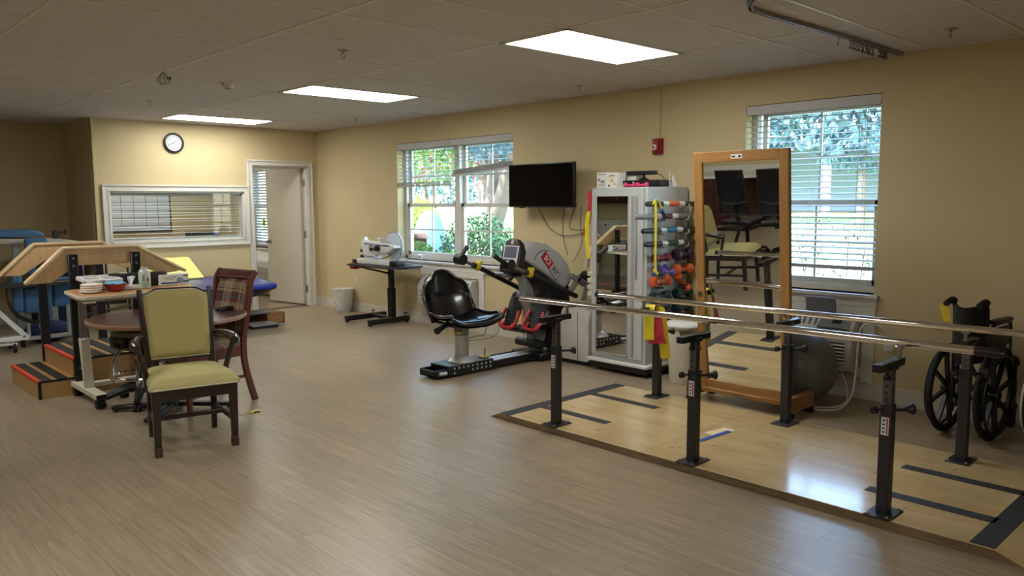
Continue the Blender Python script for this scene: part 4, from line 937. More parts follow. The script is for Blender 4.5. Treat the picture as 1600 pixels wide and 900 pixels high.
b = B(); b.cyl((-.024, hw-.035, .72), (-.019, hw-.035, .72), .02, n=16); b.xf(MM); mk('side_bolt', b, M_STEEL, t)
for z in (.12, .3, .62):
    for y in (-hw+.03, hw-.03):
        b = B(); b.cyl((-.0215, y, z), (-.019, y, z), .008, n=10); b.xf(MM); mk('screw_hole', b, M_BLK, t)
for y in (-hw-.026, hw+.026):
    b = B(); b.bb(-.97, -.60, y-.962-.022, y-.962+.022, .035, .155, .008); ft = mk('foot_runner', b, M_OAKX, t)
    for x in (-.93, -.64):
        b = B(); b.bb(x-.03, x+.03, y-.962-.028, y-.962+.028, .0, .036, .006); mk('rubber_foot', b, M_RUB, ft)
b = B(); b.bb(-.80, -.775, -.97-hw, -.97+hw, .06, .12, .004); mk('cross_rail', b, M_OAKY, t)

# =====================================================================
# MIRROR-DOOR CABINET WITH THE WEIGHT RACK
# =====================================================================
t = weight_cab = thing('weight_cabinet', 'grey cabinet on casters with a mirror door and pegs for hand weights', 'cabinet', (-.33, .4, 0))
cx0, cx1, cy0, cy1, cz0, cz1 = -.62, -.03, .10, .70, .11, 1.625
b = B(); b.bb(cx0, cx1, cy0, cy1, cz0, cz1, .004); body = mk('body', b, M_CAB, t)
b = B(); b.bb(cx0-.035, cx1-.0, cy0-.035, cy1+.03, .085, .115, .006); mk('base_board', b, M_WHITE, t)
b = B(); b.bb(cx0-.02, cx1-.02, cy0-.02, cy1+.015, .03, .088, .012); mk('skirt', b, M_BLK, t)
for x in (-.56, -.1):
    for y in (.16, .64):
        b = B(); b.cyl((x, y-.014, .03), (x, y+.014, .03), .03, n=16); mk('caster', b, M_RUB, t)
b = B(); b.bb(cx0-.018, cx0, cy0+.03, cy1-.01, cz0+.04, cz1-.01, .003); door = mk('door', b, M_CAB, t)
b = B(); b.bb(cx0-.0205, cx0-.018, .285, .635, .175, 1.55, 0); mk('mirror_glass', b, M_MIR, door)
b = B()
for (a, c, z0, z1) in ((.275, .288, .165, 1.56), (.632, .645, .165, 1.56)): b.bb(cx0-.024, cx0-.016, a, c, z0, z1, .001)
b.bb(cx0-.024, cx0-.016, .275, .645, .165, .178, .001); mk('mirror_edging', b, M_SILV, door)
b = B(); b.bb(cx0-.026, cx0-.016, .22, .25, .17, 1.55, .002); b.bb(cx0-.03, cx0-.016, .185, .205, .85, 1.55, .002); mk('door_pull', b, M_CABD, door)
b = B(); b.bb(cx0-.03, cx0-.018, .186, .196, .88, 1.0, .002); mk('latch', b, M_GREY, door)
# side rack: two uprights with pegs on the face towards the bars
fy = cy0
for x in (-.50, -.16):
    b = B(); b.bb(x-.06, x+.06, fy-.004, fy, .30, 1.50, .001); mk('rack_strip', b, M_CABD, t)
bars = [(1.482, -.70, -.01, M_POST, (214, 96, 40), 'dark weighted bar with an orange grip, topmost on the cabinet side'),
        (1.378, -.83, -.09, mat('bar_grey', (128, 128, 126), .5), (98, 24, 44), 'light grey weighted bar with a maroon grip on the cabinet side'),
        (1.262, -.75, .0-.02, M_POST, (32, 110, 156), 'dark weighted bar with a blue grip on the cabinet side'),
        (1.15, -.71, .0-.02, M_POST, (40, 62, 56), 'dark weighted bar with a dark green grip, lowest on the cabinet side')]
for z, xa_, xb_, m, c, lab in bars:
    for x in (-.50, -.16):
        b = B(); b.tube([(x, fy, z-.03), (x, fy-.05, z-.035), (x, fy-.095, z-.03), (x, fy-.10, z+.0)], .008, 6, 3); mk('rack_hook', b, M_CABD, t)
    w = thing('weighted_bar', lab, 'weighted bar', ((xa_+xb_)/2, fy-.055, z-.02), group='weighted bars on the cabinet side')
    b = B(); b.cyl((xa_, fy-.055, z), (xb_, fy-.055, z), .0215, n=20); b.ell((xa_, fy-.055, z), (.014, .0215, .0215), 14); b.ell((xb_, fy-.055, z), (.014, .0215, .0215), 14); mk('rod', b, m, w)
    mid = (xa_+xb_)/2+.02
    b = B(); b.cyl((mid-.075, fy-.055, z), (mid+.075, fy-.055, z), .0225, n=20); mk('grip_band', b, mat('grip_%d' % int(z*1000), c, .5), w)
    for s in (-1, 1):
        b = B(); b.cyl((mid+s*.077, fy-.055, z), (mid+s*.155, fy-.055, z), .0222, n=20); mk('white_label', b, M_WHITE, w)
def dumbbell(x, z, L_, r, col, lab, rot=0, y=None, m=None):
    y = fy-.05 if y is None else y
    w = thing('dumbbell', lab, 'dumbbell', (x, y, z), group='hand weights on the cabinet side', world=False)
    w.rotation_euler = (0, rot, 0)
    m = mat('dumbbell_%d_%d_%d' % col, col, .35, coat=.2)
    b = B(); b.cyl((-L_/2+.02, 0, 0), (L_/2-.02, 0, 0), r*.42, n=14); mk('handle', b, m, w)
    for s in (-1, 1):
        b = B(); b.lathe([(r*.45, 0), (r*.8, r*.15), (r, r*.5), (r, r*.95), (r*.8, r*1.3), (r*.35, r*1.42)], (0, 0, 0), 18, Matrix.Translation((s*(L_/2-r*1.42), 0, 0)) @ Matrix.Rotation(R(90)*s, 4, 'Y')); mk('head', b, m, w)
    return w
dumbbell(-.485, 1.03, .22, .038, (112, 34, 48), 'small maroon hand weight, top left of the dumbbells')
dumbbell(-.165, 1.045, .25, .052, (50, 28, 52), 'dark plum hand weight, top right of the dumbbells')
dumbbell(-.50, .945, .19, .028, (84, 54, 140), 'small purple hand weight behind its twin in the second row')
dumbbell(-.455, .912, .17, .028, (92, 62, 150), 'small purple hand weight lying in front of its twin in the second row', .12, fy-.10)
dumbbell(-.165, .915, .25, .047, (214, 96, 48), 'orange hand weight, right column just below the dark plum one')
dumbbell(-.485, .83, .25, .047, (206, 88, 50), 'orange hand weight, left column below the purple pair')
dumbbell(-.165, .80, .24, .038, (212, 90, 44), 'orange hand weight hanging at a slant in the right column', R(38))
dumbbell(-.49, .70, .25, .048, (18, 44, 52), 'dark green hand weight in the left column just above the rail')
dumbbell(-.165, .71, .24, .047, (16, 48, 54), 'dark green hand weight in the right column just above the rail')
dumbbell(-.165, .575, .24, .047, (16, 46, 56), 'dark green hand weight between the two rails, right column')
dumbbell(-.485, .56, .24, .045, (34, 34, 40), 'charcoal hand weight in the left column behind the yellow band')
dumbbell(-.40, .46, .24, .045, (26, 26, 30), 'black hand weight low on the left, beside the draped bands')
dumbbell(-.30, .34, .24, .045, (28, 28, 34), 'black hand weight lowest on the cabinet side')
for x in (-.5, -.16):
    for z in (1.0, .88, .77, .65, .52, .40):
        b = B(); b.cyl((x, fy, z), (x, fy-.09, z+.008), .006, n=8); mk('peg', b, M_POST, t)
# bands hanging from the first bar
ribbon('exercise_tube', [(-.645, fy-.10, 1.50), (-.645, fy-.105, 1.40), (-.65, fy-.11, 1.2), (-.65, fy-.11, 1.02), (-.64, fy-.105, .94)], .022, M_YB, 'narrow yellow band hanging long from the topmost weighted bar', 'exercise band', (1, -.4, 0))
b = B(); b.tube([(-.66, fy-.08, 1.475), (-.63, fy-.09, 1.515), (-.585, fy-.09, 1.50), (-.56, fy-.10, 1.44)], .007, 8, 4); one('band_loop', b, M_YB, 'yellow tubing looped over the end of the topmost bar', 'exercise band')
b = B(); b.cyl((-.585, fy-.115, 1.43), (-.515, fy-.115, 1.375), .017, n=14); one('cord_grip', b, mat('blue_grip', (38, 58, 108), .5), 'small dark blue handle hanging under the orange-grip bar', 'handle')
b = B(); b.tube([(-.645, fy-.10, .95), (-.64, fy-.105, .92), (-.62, fy-.11, .905)], .016, 8, 3); one('band_knot', b, M_YB, 'yellow knot at the lower end of the narrow hanging band', 'exercise band')
b = B(); b.ell((-.66, fy-.11, .905), (.022, .018, .016), 12); one('band_stopper', b, mat('blue_stop', (44, 64, 150), .4), 'blue stopper ball beside the yellow knot', 'stopper')
# things hanging on the far side of the cabinet
for (x, z) in ((-.60, 1.595), (-.645, 1.415)):
    b = B(); b.cyl((x+.03, cy1-.01, z), (x, cy1+.06, z), .005, n=8); mk('side_hook', b, M_STEEL, weight_cab)
ribbon('exercise_band', [(-.60, cy1+.05, 1.60), (-.60, cy1+.05, 1.48), (-.60, cy1+.065, 1.36), (-.60, cy1+.09, 1.27), (-.60, cy1+.11, 1.20)], .038, M_RB, 'red exercise band hanging down the left edge of the grey cabinet', 'exercise band', (.75, -.66, 0))
ribbon('exercise_band', [(-.645, cy1+.02, 1.42), (-.65, cy1+.035, 1.33), (-.65, cy1+.04, 1.20), (-.65, cy1+.03, 1.08), (-.645, cy1+.02, 1.0)], .034, M_YB, 'yellow exercise band hanging beside the red one on the cabinet edge', 'exercise band', (.75, -.66, 0))
t2_ = thing('wall_bracket', 'cream plastic bracket sticking out beside the grey cabinet', 'bracket', (-.5, .77, .7))
b = B(); b.prism([(.705, 1.10), (.74, 1.11), (.775, 1.07), (.80, .92), (.77, .915), (.75, 1.0), (.705, 1.05)], 'yz', -.62, -.56, .004); mk('arm', b, M_CREAM, t2_)
b = B()
for k in range(4): b.bb(-.62, -.56, .705, .76, .66+k*.06, .70+k*.06, .004)
b.bb(-.61, -.56, .705, .74, .64, 1.07, .003); mk('slotted_plate', b, M_CREAM, t2_)
# on top of the cabinet
TZ = cz1
def prod_box(x, y, sx_, sy_, sz, lab, mark):
    w = thing('exercise_band_box', lab, 'box', (x, y, TZ), group='white product boxes on the cabinet')
    b = B(); b.bb(x-sx_/2, x+sx_/2, y-sy_/2, y+sy_/2, TZ, TZ+sz, .002); mk('carton', b, mat('carton_white', (226, 226, 222), .6), w)
    xf = x-sx_/2-.0008
    if mark == 'tools':
        text('THERABAND', .016, frame_M((xf, y+.0, TZ+sz-.018), (0, -1, 0), (0, 0, 1)), M_BLK, 'lettering', w, .0003)
        b = B()
        for (dy, dz, s) in ((.03, .07, .012), (0, .055, .01), (-.02, .055, .01)): b.bb(xf-.0004, xf, y+dy-s, y+dy+s, TZ+dz-s, TZ+dz+s, 0)
        for k in range(4): b.bb(xf-.0004, xf, y-.045, y+.04, TZ+.012+k*.008, TZ+.015+k*.008, 0)
        mk('printed_mark', b, M_GREY, w)['kind'] = 'stuff'
    else:
        b = B(); b.bb(xf-.0004, xf, y-.045, y+.045, TZ+sz-.034, TZ+sz-.030, 0); b.cyl((xf-.0006, y, TZ+.062), (xf, y, TZ+.062), .017, n=20); b.box((xf-.0004, y-.032, TZ+.03), (.0008, .03, .012), (R(40), 0, 0), 0); mk('yellow_mark', b, M_YEL, w)
        b = B(); b.bb(xf-.0005, xf, y-.03, y+.03, TZ+sz-.026, TZ+sz-.02, 0); b.bb(xf-.0005, xf, y+.02, y+.04, TZ+.01, TZ+.025, 0); mk('printed_mark', b, M_BLK, w)['kind'] = 'stuff'
prod_box(-.50, .645, .12, .115, .135, 'left white carton of exercise bands on the cabinet top', 'tools')
prod_box(-.52, .515, .12, .115, .128, 'middle white carton with a yellow drawing on the cabinet top', 'yellow')
prod_box(-.36, .45, .12, .14, .135, 'right white carton standing farther back on the cabinet top', 'tools')
t = thing('weight_cuff', 'bright pink hand weight pair lying on the cabinet edge', 'hand weight', (-.5, .27, TZ))
for k, y in enumerate((.34, .21)):
    b = B(); b.cyl((-.55, y-.05, TZ+.018), (-.55, y+.05, TZ+.018), .009, n=10)
    for s in (-1, 1): b.lathe([(.008, 0), (.02, .006), (.02, .022), (.01, .028)], (0, 0, 0), 14, Matrix.Translation((-.55, y+s*.032, TZ+.020)) @ Matrix.Rotation(-R(90)*s, 4, 'X'))
    mk('pink_weight', b, mat('hot_pink', (226, 66, 120), .4), t)
t = thing('sensor_camera', 'black sensor bar camera on a foot standing on the console', 'sensor camera', (-.35, .33, TZ+.07))
b = B(); b.box((-.40, .33, TZ+.125), (.05, .28, .035), (0, 0, R(12)), .008, 2); mk('bar', b, M_BLK, t)
b = B(); b.lathe([(.045, TZ+.066), (.04, TZ+.074), (.012, TZ+.085), (.010, TZ+.11)], (-.38, .32, 0), 20); mk('stand', b, M_BLK, t)
b = B(); b.tube([(-.38, .22, TZ+.12), (-.33, .17, TZ+.10), (-.30, .14, TZ+.03)], .003, 6, 4); mk('lead', b, M_BLK, t)
t = thing('game_console', 'flat black games console lying on the cabinet top', 'games console', (-.35, .28, TZ))
b = B(); b.box((-.33, .27, TZ+.035), (.24, .30, .055), (0, 0, R(6)), .006, 2); b.box((-.42, .36, TZ+.045), (.12, .25, .03), (0, 0, R(10)), .005); mk('case', b, M_BLK, t)
b = B(); b.cyl((-.485, .355, TZ+.045), (-.48, .355, TZ+.045), .006, n=10); mk('power_light', b, M_WHITE, t)
b = B(); b.sheet(lambda u, v: Vector((-.30+.05*v*(1-u)-.02*(1-u), .115+.03*(2*v-1)*(1-u), TZ+.001+.15*u)), 8, 4, .003); b.sheet(lambda u, v: Vector((-.27+.05*v*(1-u), .10-.02*(2*v-1)*(1-u), TZ+.001+.11*u)), 8, 4, .003); one('paper_cone', b, M_WHITE, 'pointed white folded card standing on the cabinet top', 'card')
b = B(); b.box((-.22, .13, TZ+.006), (.05, .04, .012), bev=.003); one('small_pad', b, M_WHITE, 'small crumpled white scrap at the right end of the cabinet top', 'scrap')

# =====================================================================
# BALL, BIN
# =====================================================================
t = thing('exercise_ball', 'large dark grey exercise ball behind the right foot of the mirror', 'exercise ball', (-.38, -1.22, 0))
b = B(); prof = []
for i in range(33):
    a = -math.pi/2+math.pi*i/32; r = .285*math.cos(a); z = .283+.283*math.sin(a)
    if i % 2 and 4 < i < 28: r += .0012
    prof.append((r, z))
BX, BY = -.455, -1.17
b.lathe(prof, (BX, BY, 0), 56); ballo = mk('ball', b, M_GREYB, t, ang=60)
b = B(); b.cyl((BX-.21, BY-.0, .468), (BX-.216, BY, .474), .012, n=12); mk('valve_plug', b, M_POST, t)
b = B(); b.sheet(lambda u, v: Vector((-.54+.17*u, -1.09-.15*v, .575+.02*math.sin(u*3)*math.cos(v*4)-.05*(u-.4)**2)), 10, 10, .02); one('blue_pouch', b, mat('pouch_blue', (96, 142, 200), .5), 'light blue pouch lying on top of the grey ball', 'pouch')
t = thing('tall_bin', 'tall round cream bin with a rimmed lid behind the mirror foot', 'bin', (-.45, -.2, 0))
b = B(); b.lathe([(.115, 0), (.125, .02), (.15, .47), (.155, .475)], (-.47, -.19, 0), 36); mk('drum', b, M_CREAM, t)
b = B(); b.lathe([(.168, .47), (.172, .485), (.165, .50), (.13, .515), (.05, .52)], (-.47, -.19, 0), 36); lid = mk('lid', b, M_WHITE, t)
b = B(); b.prism([(.0+.05*math.cos(a), .45-.06*math.sin(a)) for a in [math.pi*i/12 for i in range(13)]], 'yz', -.008, .0); b.xf(Matrix.Translation((-.47, -.19, 0)) @ Matrix.Rotation(R(35), 4, 'Z') @ Matrix.Translation((-.151, 0, 0))); mk('hand_grip_recess', b, mat('dark_olive', (84, 76, 40), .6), t)

# =====================================================================
# WHEELCHAIRS (folded), local: facing +y, x across, origin on the floor
# =====================================================================
def wheelchair(label, loc, rz, half, rim_mat):
    t = thing('wheelchair', label, 'wheelchair', loc, rz, group=None, world=False)
    Rr = .292
    for s in (-1, 1):
        x = s*(half+.04)
        Ty = Matrix.Translation((x, 0, Rr)) @ Matrix.Rotation(R(90), 4, 'Y')
        b = B(); b.tube([(x, (Rr-.017)*math.cos(a), Rr+(Rr-.017)*math.sin(a)) for a in [2*math.pi*i/48 for i in range(48)]], .0165, 10, 1, closed=True); wh = mk('rear_wheel', b, M_RUB, t)
        b = B(); b.tube([(x, (Rr-.042)*math.cos(a), Rr+(Rr-.042)*math.sin(a)) for a in [2*math.pi*i/48 for i in range(48)]], .011, 8, 1, closed=True)
        for k in range(8):
            a = 2*math.pi*k/8+.2; b.bar((x, .03*math.cos(a), Rr+.03*math.sin(a)), (x, (Rr-.04)*math.cos(a), Rr+(Rr-.04)*math.sin(a)), .018, .03, .003, up=(1, 0, 0))
        mk('spoked_rim', b, M_BLK, wh)
        b = B(); b.cyl((x-.035, 0, Rr), (x+.035, 0, Rr), .032, n=18); mk('hub', b, M_BLK, wh)
        b = B(); b.tube([(x+s*.035, (Rr-.045)*math.cos(a), Rr+(Rr-.045)*math.sin(a)) for a in [2*math.pi*i/48 for i in range(48)]], .0085, 8, 1, closed=True)
        for k in range(4):
            a = 2*math.pi*k/4+.5; b.cyl((x, (Rr-.045)*math.cos(a), Rr+(Rr-.045)*math.sin(a)), (x+s*.035, (Rr-.045)*math.cos(a), Rr+(Rr-.045)*math.sin(a)), .005, n=6)
        mk('hand_rim', b, rim_mat, wh)
        xf_ = s*half
        b = B()
        b.tube([(xf_, -.04, .16), (xf_, -.04, .5), (xf_, -.055, .78), (xf_, -.075, .85), (xf_, -.12, .88)], .0125, 8, 4)
        b.tube([(xf_, -.04, .47), (xf_, .2, .47), (xf_, .42, .47), (xf_, .50, .40), (xf_, .56, .2)], .0125, 8, 4)
        b.tube([(xf_, -.04, .18), (xf_, .2, .18), (xf_, .42, .2), (xf_, .44, .46)], .0125, 8, 3)
        b.tube([(xf_, -.02, .55), (xf_, .0, .68), (xf_, .08, .72), (xf_, .28, .72), (xf_, .32, .68), (xf_, .33, .47)], .011, 8, 4)
        mk('side_frame', b, M_BLKM, t)
        b = B(); b.tube([(xf_, -.07, .87), (xf_, -.11, .88), (xf_, -.19, .86)], .019, 10, 3); mk('push_handle', b, M_RUB, t)
        b = B(); b.bb(xf_-.025, xf_+.025, .02, .30, .725, .755, .012, 2); mk('armrest_pad', b, M_BLK, t)
        b = B(); b.bb(xf_-.005, xf_+.005, .0, .3, .48, .70, .002); mk('side_panel', b, M_BLK, t)
        b = B(); b.cyl((xf_-.012, .42, .085), (xf_+.012, .42, .085), .085, n=24); cw = mk('front_caster', b, M_RUB, t)
        b = B(); b.bar((xf_-.02, .42, .085), (xf_-.02, .40, .19), .006, .02); b.bar((xf_+.02, .42, .085), (xf_+.02, .40, .19), .006, .02); b.cyl((xf_, .40, .18), (xf_, .40, .22), .016, n=10); mk('caster_fork', b, M_BLKM, cw)
        b = B(); b.cyl((xf_-s*.01, .56, .2), (xf_-s*.01, .58, .10), .01, n=8); b.box((xf_-s*.03, .62, .16), (.015, .15, .13), (0, 0, 0), .005); mk('footrest', b, M_BLK, t)
        b = B(); b.cyl((xf_+s*.02, .22, .40), (xf_+s*.03, .20, .56), .006, n=8); b.ell((xf_+s*.03, .20, .57), (.012, .012, .02), 10); mk('brake_lever', b, M_STEEL, t)
    # folded sling back and seat
    b = B(); b.sheet(lambda u, v: Vector((-half+2*half*u, -.06-.02*v-.10*math.sin(math.pi*u)*(1 if half < .15 else .4), .50+.36*v-.02*math.sin(math.pi*u))), 12, 10, .012); mk('back_upholstery', b, M_NAVYB, t)
    b = B(); b.sheet(lambda u, v: Vector((-half+2*half*u, .0+.40*v, .48+(.17 if half < .15 else -.02)*math.sin(math.pi*u))), 12, 8, .014); mk('seat_sling', b, M_NAVYB, t)
    b = B(); b.bar((-half, .12, .2), (half, .12, .46), .02, .025); b.bar((half, .15, .2), (-half, .15, .46), .02, .025); mk('cross_brace', b, M_BLKM, t)
    return t
M_NAVYB = mat('black_sling', (11, 11, 15), .7)
wc1 = wheelchair('folded black wheelchair with a yellow tag on its push handle', (-.50, -2.35, 0), R(-95), .095, M_BLK)
wc2 = wheelchair('wheelchair with pale hand rims cut off by the right picture edge', (-.42, -2.88, 0), R(-98), .15, M_LGREY)
wc1.location = (-.475, -2.345, 0); wc2.location = (-.45, -2.93, 0)
b = B(); b.box((-.635, -2.225, .80), (.004, .045, .115), (R(-14), R(10), R(10)), .001); one('yellow_tag', b, mat('tag_yellow', (214, 188, 40), .5), 'yellow paper tag tied to the left push handle of the folded wheelchair', 'tag')
b = B()
for (y, z, s) in ((-1.98, .78, .05), (-1.9, .80, .02), (-2.0, .50, .02), (-1.83, .77, .02), (-1.72, .62, .012)):
    b.tube([(-.0015, y, z), (-.0015, y-s*.3, z-s*.5), (-.0015, y-s*.1, z-s)], .0025, 4, 3)
o = struct('wall_scuff', b, mat('plaster_scuff', (222, 214, 196), .9))

# =====================================================================
# GOLD ARMCHAIR (local: facing -y)
# =====================================================================
t = thing('armchair', 'dark wooden armchair with gold patterned back and seat, nearest the camera', 'chair', (-4.10, 1.06, 0), R(-11.5), world=False)
def leg(b, p0, p1, w0, w1):
    p0 = Vector(p0); p1 = Vector(p1); tb = bmesh.new()
    V = []
    for p, w in ((p0, w0), (p1, w1)):
        for dx, dy in ((-1, -1), (1, -1), (1, 1), (-1, 1)): V.append(tb.verts.new((p.x+dx*w/2, p.y+dy*w/2, p.z)))
    tb.faces.new(V[:4][::-1]); tb.faces.new(V[4:])
    for i in range(4): tb.faces.new((V[i], V[(i+1) % 4], V[4+(i+1) % 4], V[4+i]))
    bmesh.ops.bevel(tb, geom=list(tb.edges), offset=.004, segments=1, affect='EDGES'); b._add(tb)
for s in (-1, 1):
    b = B(); leg(b, (s*.222, -.235, 0), (s*.222, -.235, .41), .036, .05); lg = mk('front_leg', b, M_DKW, t)
    b = B(); b.bb(s*.222-.021, s*.222+.021, -.256, -.214, .0, .06, .003); mk('scuffed_foot', b, mat('scuffed_wood', (64, 40, 34), .5, var=.6, scale=60), lg)
    b = B(); leg(b, (s*.195, .25, 0), (s*.195, .215, .42), .032, .042); b.tube([(s*.195, .215, .40), (s*.195, .225, .55), (s*.21, .275, .80), (s*.215, .315, .955)], [.022, .022, .018, .017], 8, 5); mk('back_leg', b, M_DKW, t)
    b = B(); b.bar((s*.22, -.23, .375), (s*.195, .22, .375), .024, .065, .003); b.bar((s*.22, -.23, .17), (s*.195, .235, .17), .02, .03, .003); mk('side_rail', b, M_DKW, t)
    # arm: from the back post forward, curling outward at the front
    b = B(); b.tube([(s*.215, .245, .655), (s*.25, .18, .66), (s*.28, .08, .655), (s*.295, .0, .645), (s*.285, -.05, .635)], [.015, .02, .026, .03, .026], 10, 5)
    am = mk('arm', b, M_DKW, t)
    b = B(); b.tube([(s*.28, -.03, .63), (s*.265, -.01, .56), (s*.24, .02, .46), (s*.232, .03, .37)], .018, 8, 5); mk('arm_support', b, M_DKW, am)
b = B(); b.bb(-.222, .222, -.255, -.230, .335, .415, .003); b.bb(-.19, .19, .205, .23, .34, .41, .003); b.bb(-.205, .205, -.01, .015, .16, .185, .002); mk('seat_frame', b, M_DKW, t)
def seatcush(hw0, hw1, y0, y1, z0, h):
    b = B()
    def top(u, v):
        y = y0+(y1-y0)*v; hw = hw0+(hw1-hw0)*v; x = (2*u-1)*hw
        e = (1-abs(2*u-1)**5)*(1-abs(2*v-1)**5)
        return Vector((x, y, z0+h*.45*min(1, e*6)+h*.55*e))
    b.sheet(top, 24, 24)
    b.sheet(lambda u, v: Vector(((2*u-1)*(hw0+(hw1-hw0)*v), y0+(y1-y0)*v, z0-.03)), 2, 2)
    # skirt
    n = 24
    per = [(u/n, 0) for u in range(n)]+[(1, v/n) for v in range(n)]+[(1-u/n, 1) for u in range(n)]+[(0, 1-v/n) for v in range(n)]
    def sk(a, v):
        i = int(round(a*len(per))) % len(per); p = top(*per[i]); c = Vector((0, (y0+y1)/2, 0)); d = Vector((p.x, p.y-c.y, 0)).normalized()*.006*math.sin(v*math.pi)
        return Vector((p.x, p.y, z0-.03+.03*v))+d
    b.sheet(sk, len(per), 4); bmesh.ops.remove_doubles(b.bm, verts=b.bm.verts, dist=.0005); bmesh.ops.recalc_face_normals(b.bm, faces=b.bm.faces); return b
cu = mk('seat_cushion', seatcush(.255, .215, -.275, .22, .435, .055), M_GOLDS, t, ang=80)
b = B(); hwf = lambda y: .258-.04*(y+.275)/.495
b.tube([(-.215, .22, .412), (-.256, -.262, .412), (-.24, -.278, .412), (.24, -.278, .412), (.256, -.262, .412), (.215, .22, .412)], .006, 6, 1); mk('piping', b, M_CREAM, cu)
# back: camel top outline in the tilted back plane
Mb = Matrix.Translation((0, .205, .50)) @ Matrix.Rotation(R(-13), 4, 'X')   # local y -> depth, z up
def camel(hw, h, dip):
    pts = [(-hw*.94, .0), (hw*.94, .0), (hw, h-dip)]
    for i in range(13):
        u = i/12; x = hw*(1-2*u); s = abs(x)/hw
        z = h-dip*(0 if s < .55 else ((s-.55)/.45)**1.0*.9+.1*((s-.55)/.45)**2) if s > .55 else h
        z += .0
        pts.append((x, z))
    return pts
def smooth_camel(hw, h, dip, n=28):
    pts = [(-hw*.93, 0), (hw*.93, 0)]
    for i in range(n+1):
        x = hw*(1-2*i/n); s = abs(x)/hw; k = min(1, max(0, (s-.5)/.42)); k = k*k*(3-2*k)
        pts.append((x, h-dip*k))
    return pts
b = B(); b.prism(smooth_camel(.222, .475, .035), 'xz', .0, .035, .008, 2); b.xf(Mb); bk = mk('back_frame', b, M_DKW, t)
def pad(hw, h, dip, yf, bulge, z0):
    b = B(); 
    def fn(u, v):
        x = hw*(2*u-1); s = abs(2*u-1); k = min(1, max(0, (s-.5)/.42)); k = k*k*(3-2*k); H = h-dip*k
        xx = x*(.93+.07*v); z = z0+(H-z0)*v; e = (1-abs(2*u-1)**8)*(1-abs(2*v-1)**8)
        return Vector((xx, yf-bulge*min(1, e*1.6), z))
    b.sheet(fn, 28, 24); bmesh.ops.recalc_face_normals(b.bm, faces=b.bm.faces); return b
b = pad(.208, .458, .033, .004, .03, .015); b.xf(Mb); mk('back_upholstery', b, M_GOLD, t, ang=80)
b = pad(.208, .458, .033, .004, .03, .015); b.xf(Matrix.Translation((0, 0, 0)) @ Mb @ Matrix.Translation((0, .038, 0)) @ Matrix.Scale(-1, 4, (0, 1, 0))); bmesh.ops.reverse_faces(b.bm, faces=b.bm.faces); mk('rear_upholstery', b, M_GOLD, t, ang=80)
b = B(); cp = smooth_camel(.208, .458, .033)
b.tube([(x, .0, z if z > .02 else .015) for x, z in cp], .005, 6, 1, closed=True); b.xf(Mb); mk('back_piping', b, M_CREAM, bk)

# =====================================================================
# PLAID CHAIR (local: facing -y)
# =====================================================================
t = thing('side_chair', 'cherry wood chair with plaid upholstery pushed in on the right of the round table', 'chair', (-3.675, 1.945, 0), R(-80), world=False)
for s in (-1, 1):
    b = B(); leg(b, (s*.215, -.22, 0), (s*.215, -.22, .42), .03, .045); mk('front_leg', b, M_REDW, t)
    b = B(); P = catmull([(s*.205, .335, 0), (s*.205, .295, .13), (s*.205, .255, .30), (s*.205, .25, .46), (s*.21, .27, .60), (s*.215, .31, .80), (s*.22, .325, .92), (s*.222, .37, .99)], 4)
    for a, c in zip(P, P[1:]): 
        d = (c-a)*.15; b.bar(a-d, c+d, .03, .045, .003, up=(0, 1, 0))
    mk('back_leg', b, M_REDW, t)
    b = B(); b.bar((s*.21, -.21, .40), (s*.2, .22, .40), .024, .08, .003); b.bar((s*.21, -.21, .2), (s*.2, .25, .2), .016, .025, .002); mk('side_rail', b, M_REDW, t)
b = B(); b.bb(-.215, .215, -.235, -.21, .36, .44, .003); b.bb(-.2, .2, .215, .235, .37, .44, .003); b.bb(-.2, .2, .01, .03, .19, .21, .002); mk('seat_frame', b, M_REDW, t)
b = B(); b.bar((-.21, .335, .945), (.21, .335, .945), .028, .028, .008); b.bar((-.225, .36, .985), (.225, .36, .985), .026, .03, .008); b.bar((-.2, .345, .965), (.2, .345, .965), .02, .05, .003); mk('crest_rail', b, M_REDW, t)
b = B(); b.bar((-.2, .265, .515), (.2, .265, .515), .022, .05, .004); mk('lower_back_rail', b, M_REDW, t)
b = seatcush(.235, .205, -.25, .22, .465, .05); mk('seat_cushion', b, M_PLAID, t, ang=80)
def bpad(u, v):
    z = .53+.40*v; y = .255+.085*v**1.3; e = (1-abs(2*u-1)**6)*(1-abs(2*v-1)**6)
    return Vector((.195*(2*u-1), y-.03*min(1, e*1.5), z))
b = B(); b.sheet(bpad, 16, 16, .0); b.sheet(lambda u, v: bpad(u, v)*1+Vector((0, .05 if 0 < u < 1 and 0 < v < 1 else .02, 0)), 16, 16)
bmesh.ops.recalc_face_normals(b.bm, faces=b.bm.faces); mk('back_upholstery', b, M_PLAID, t, ang=80)

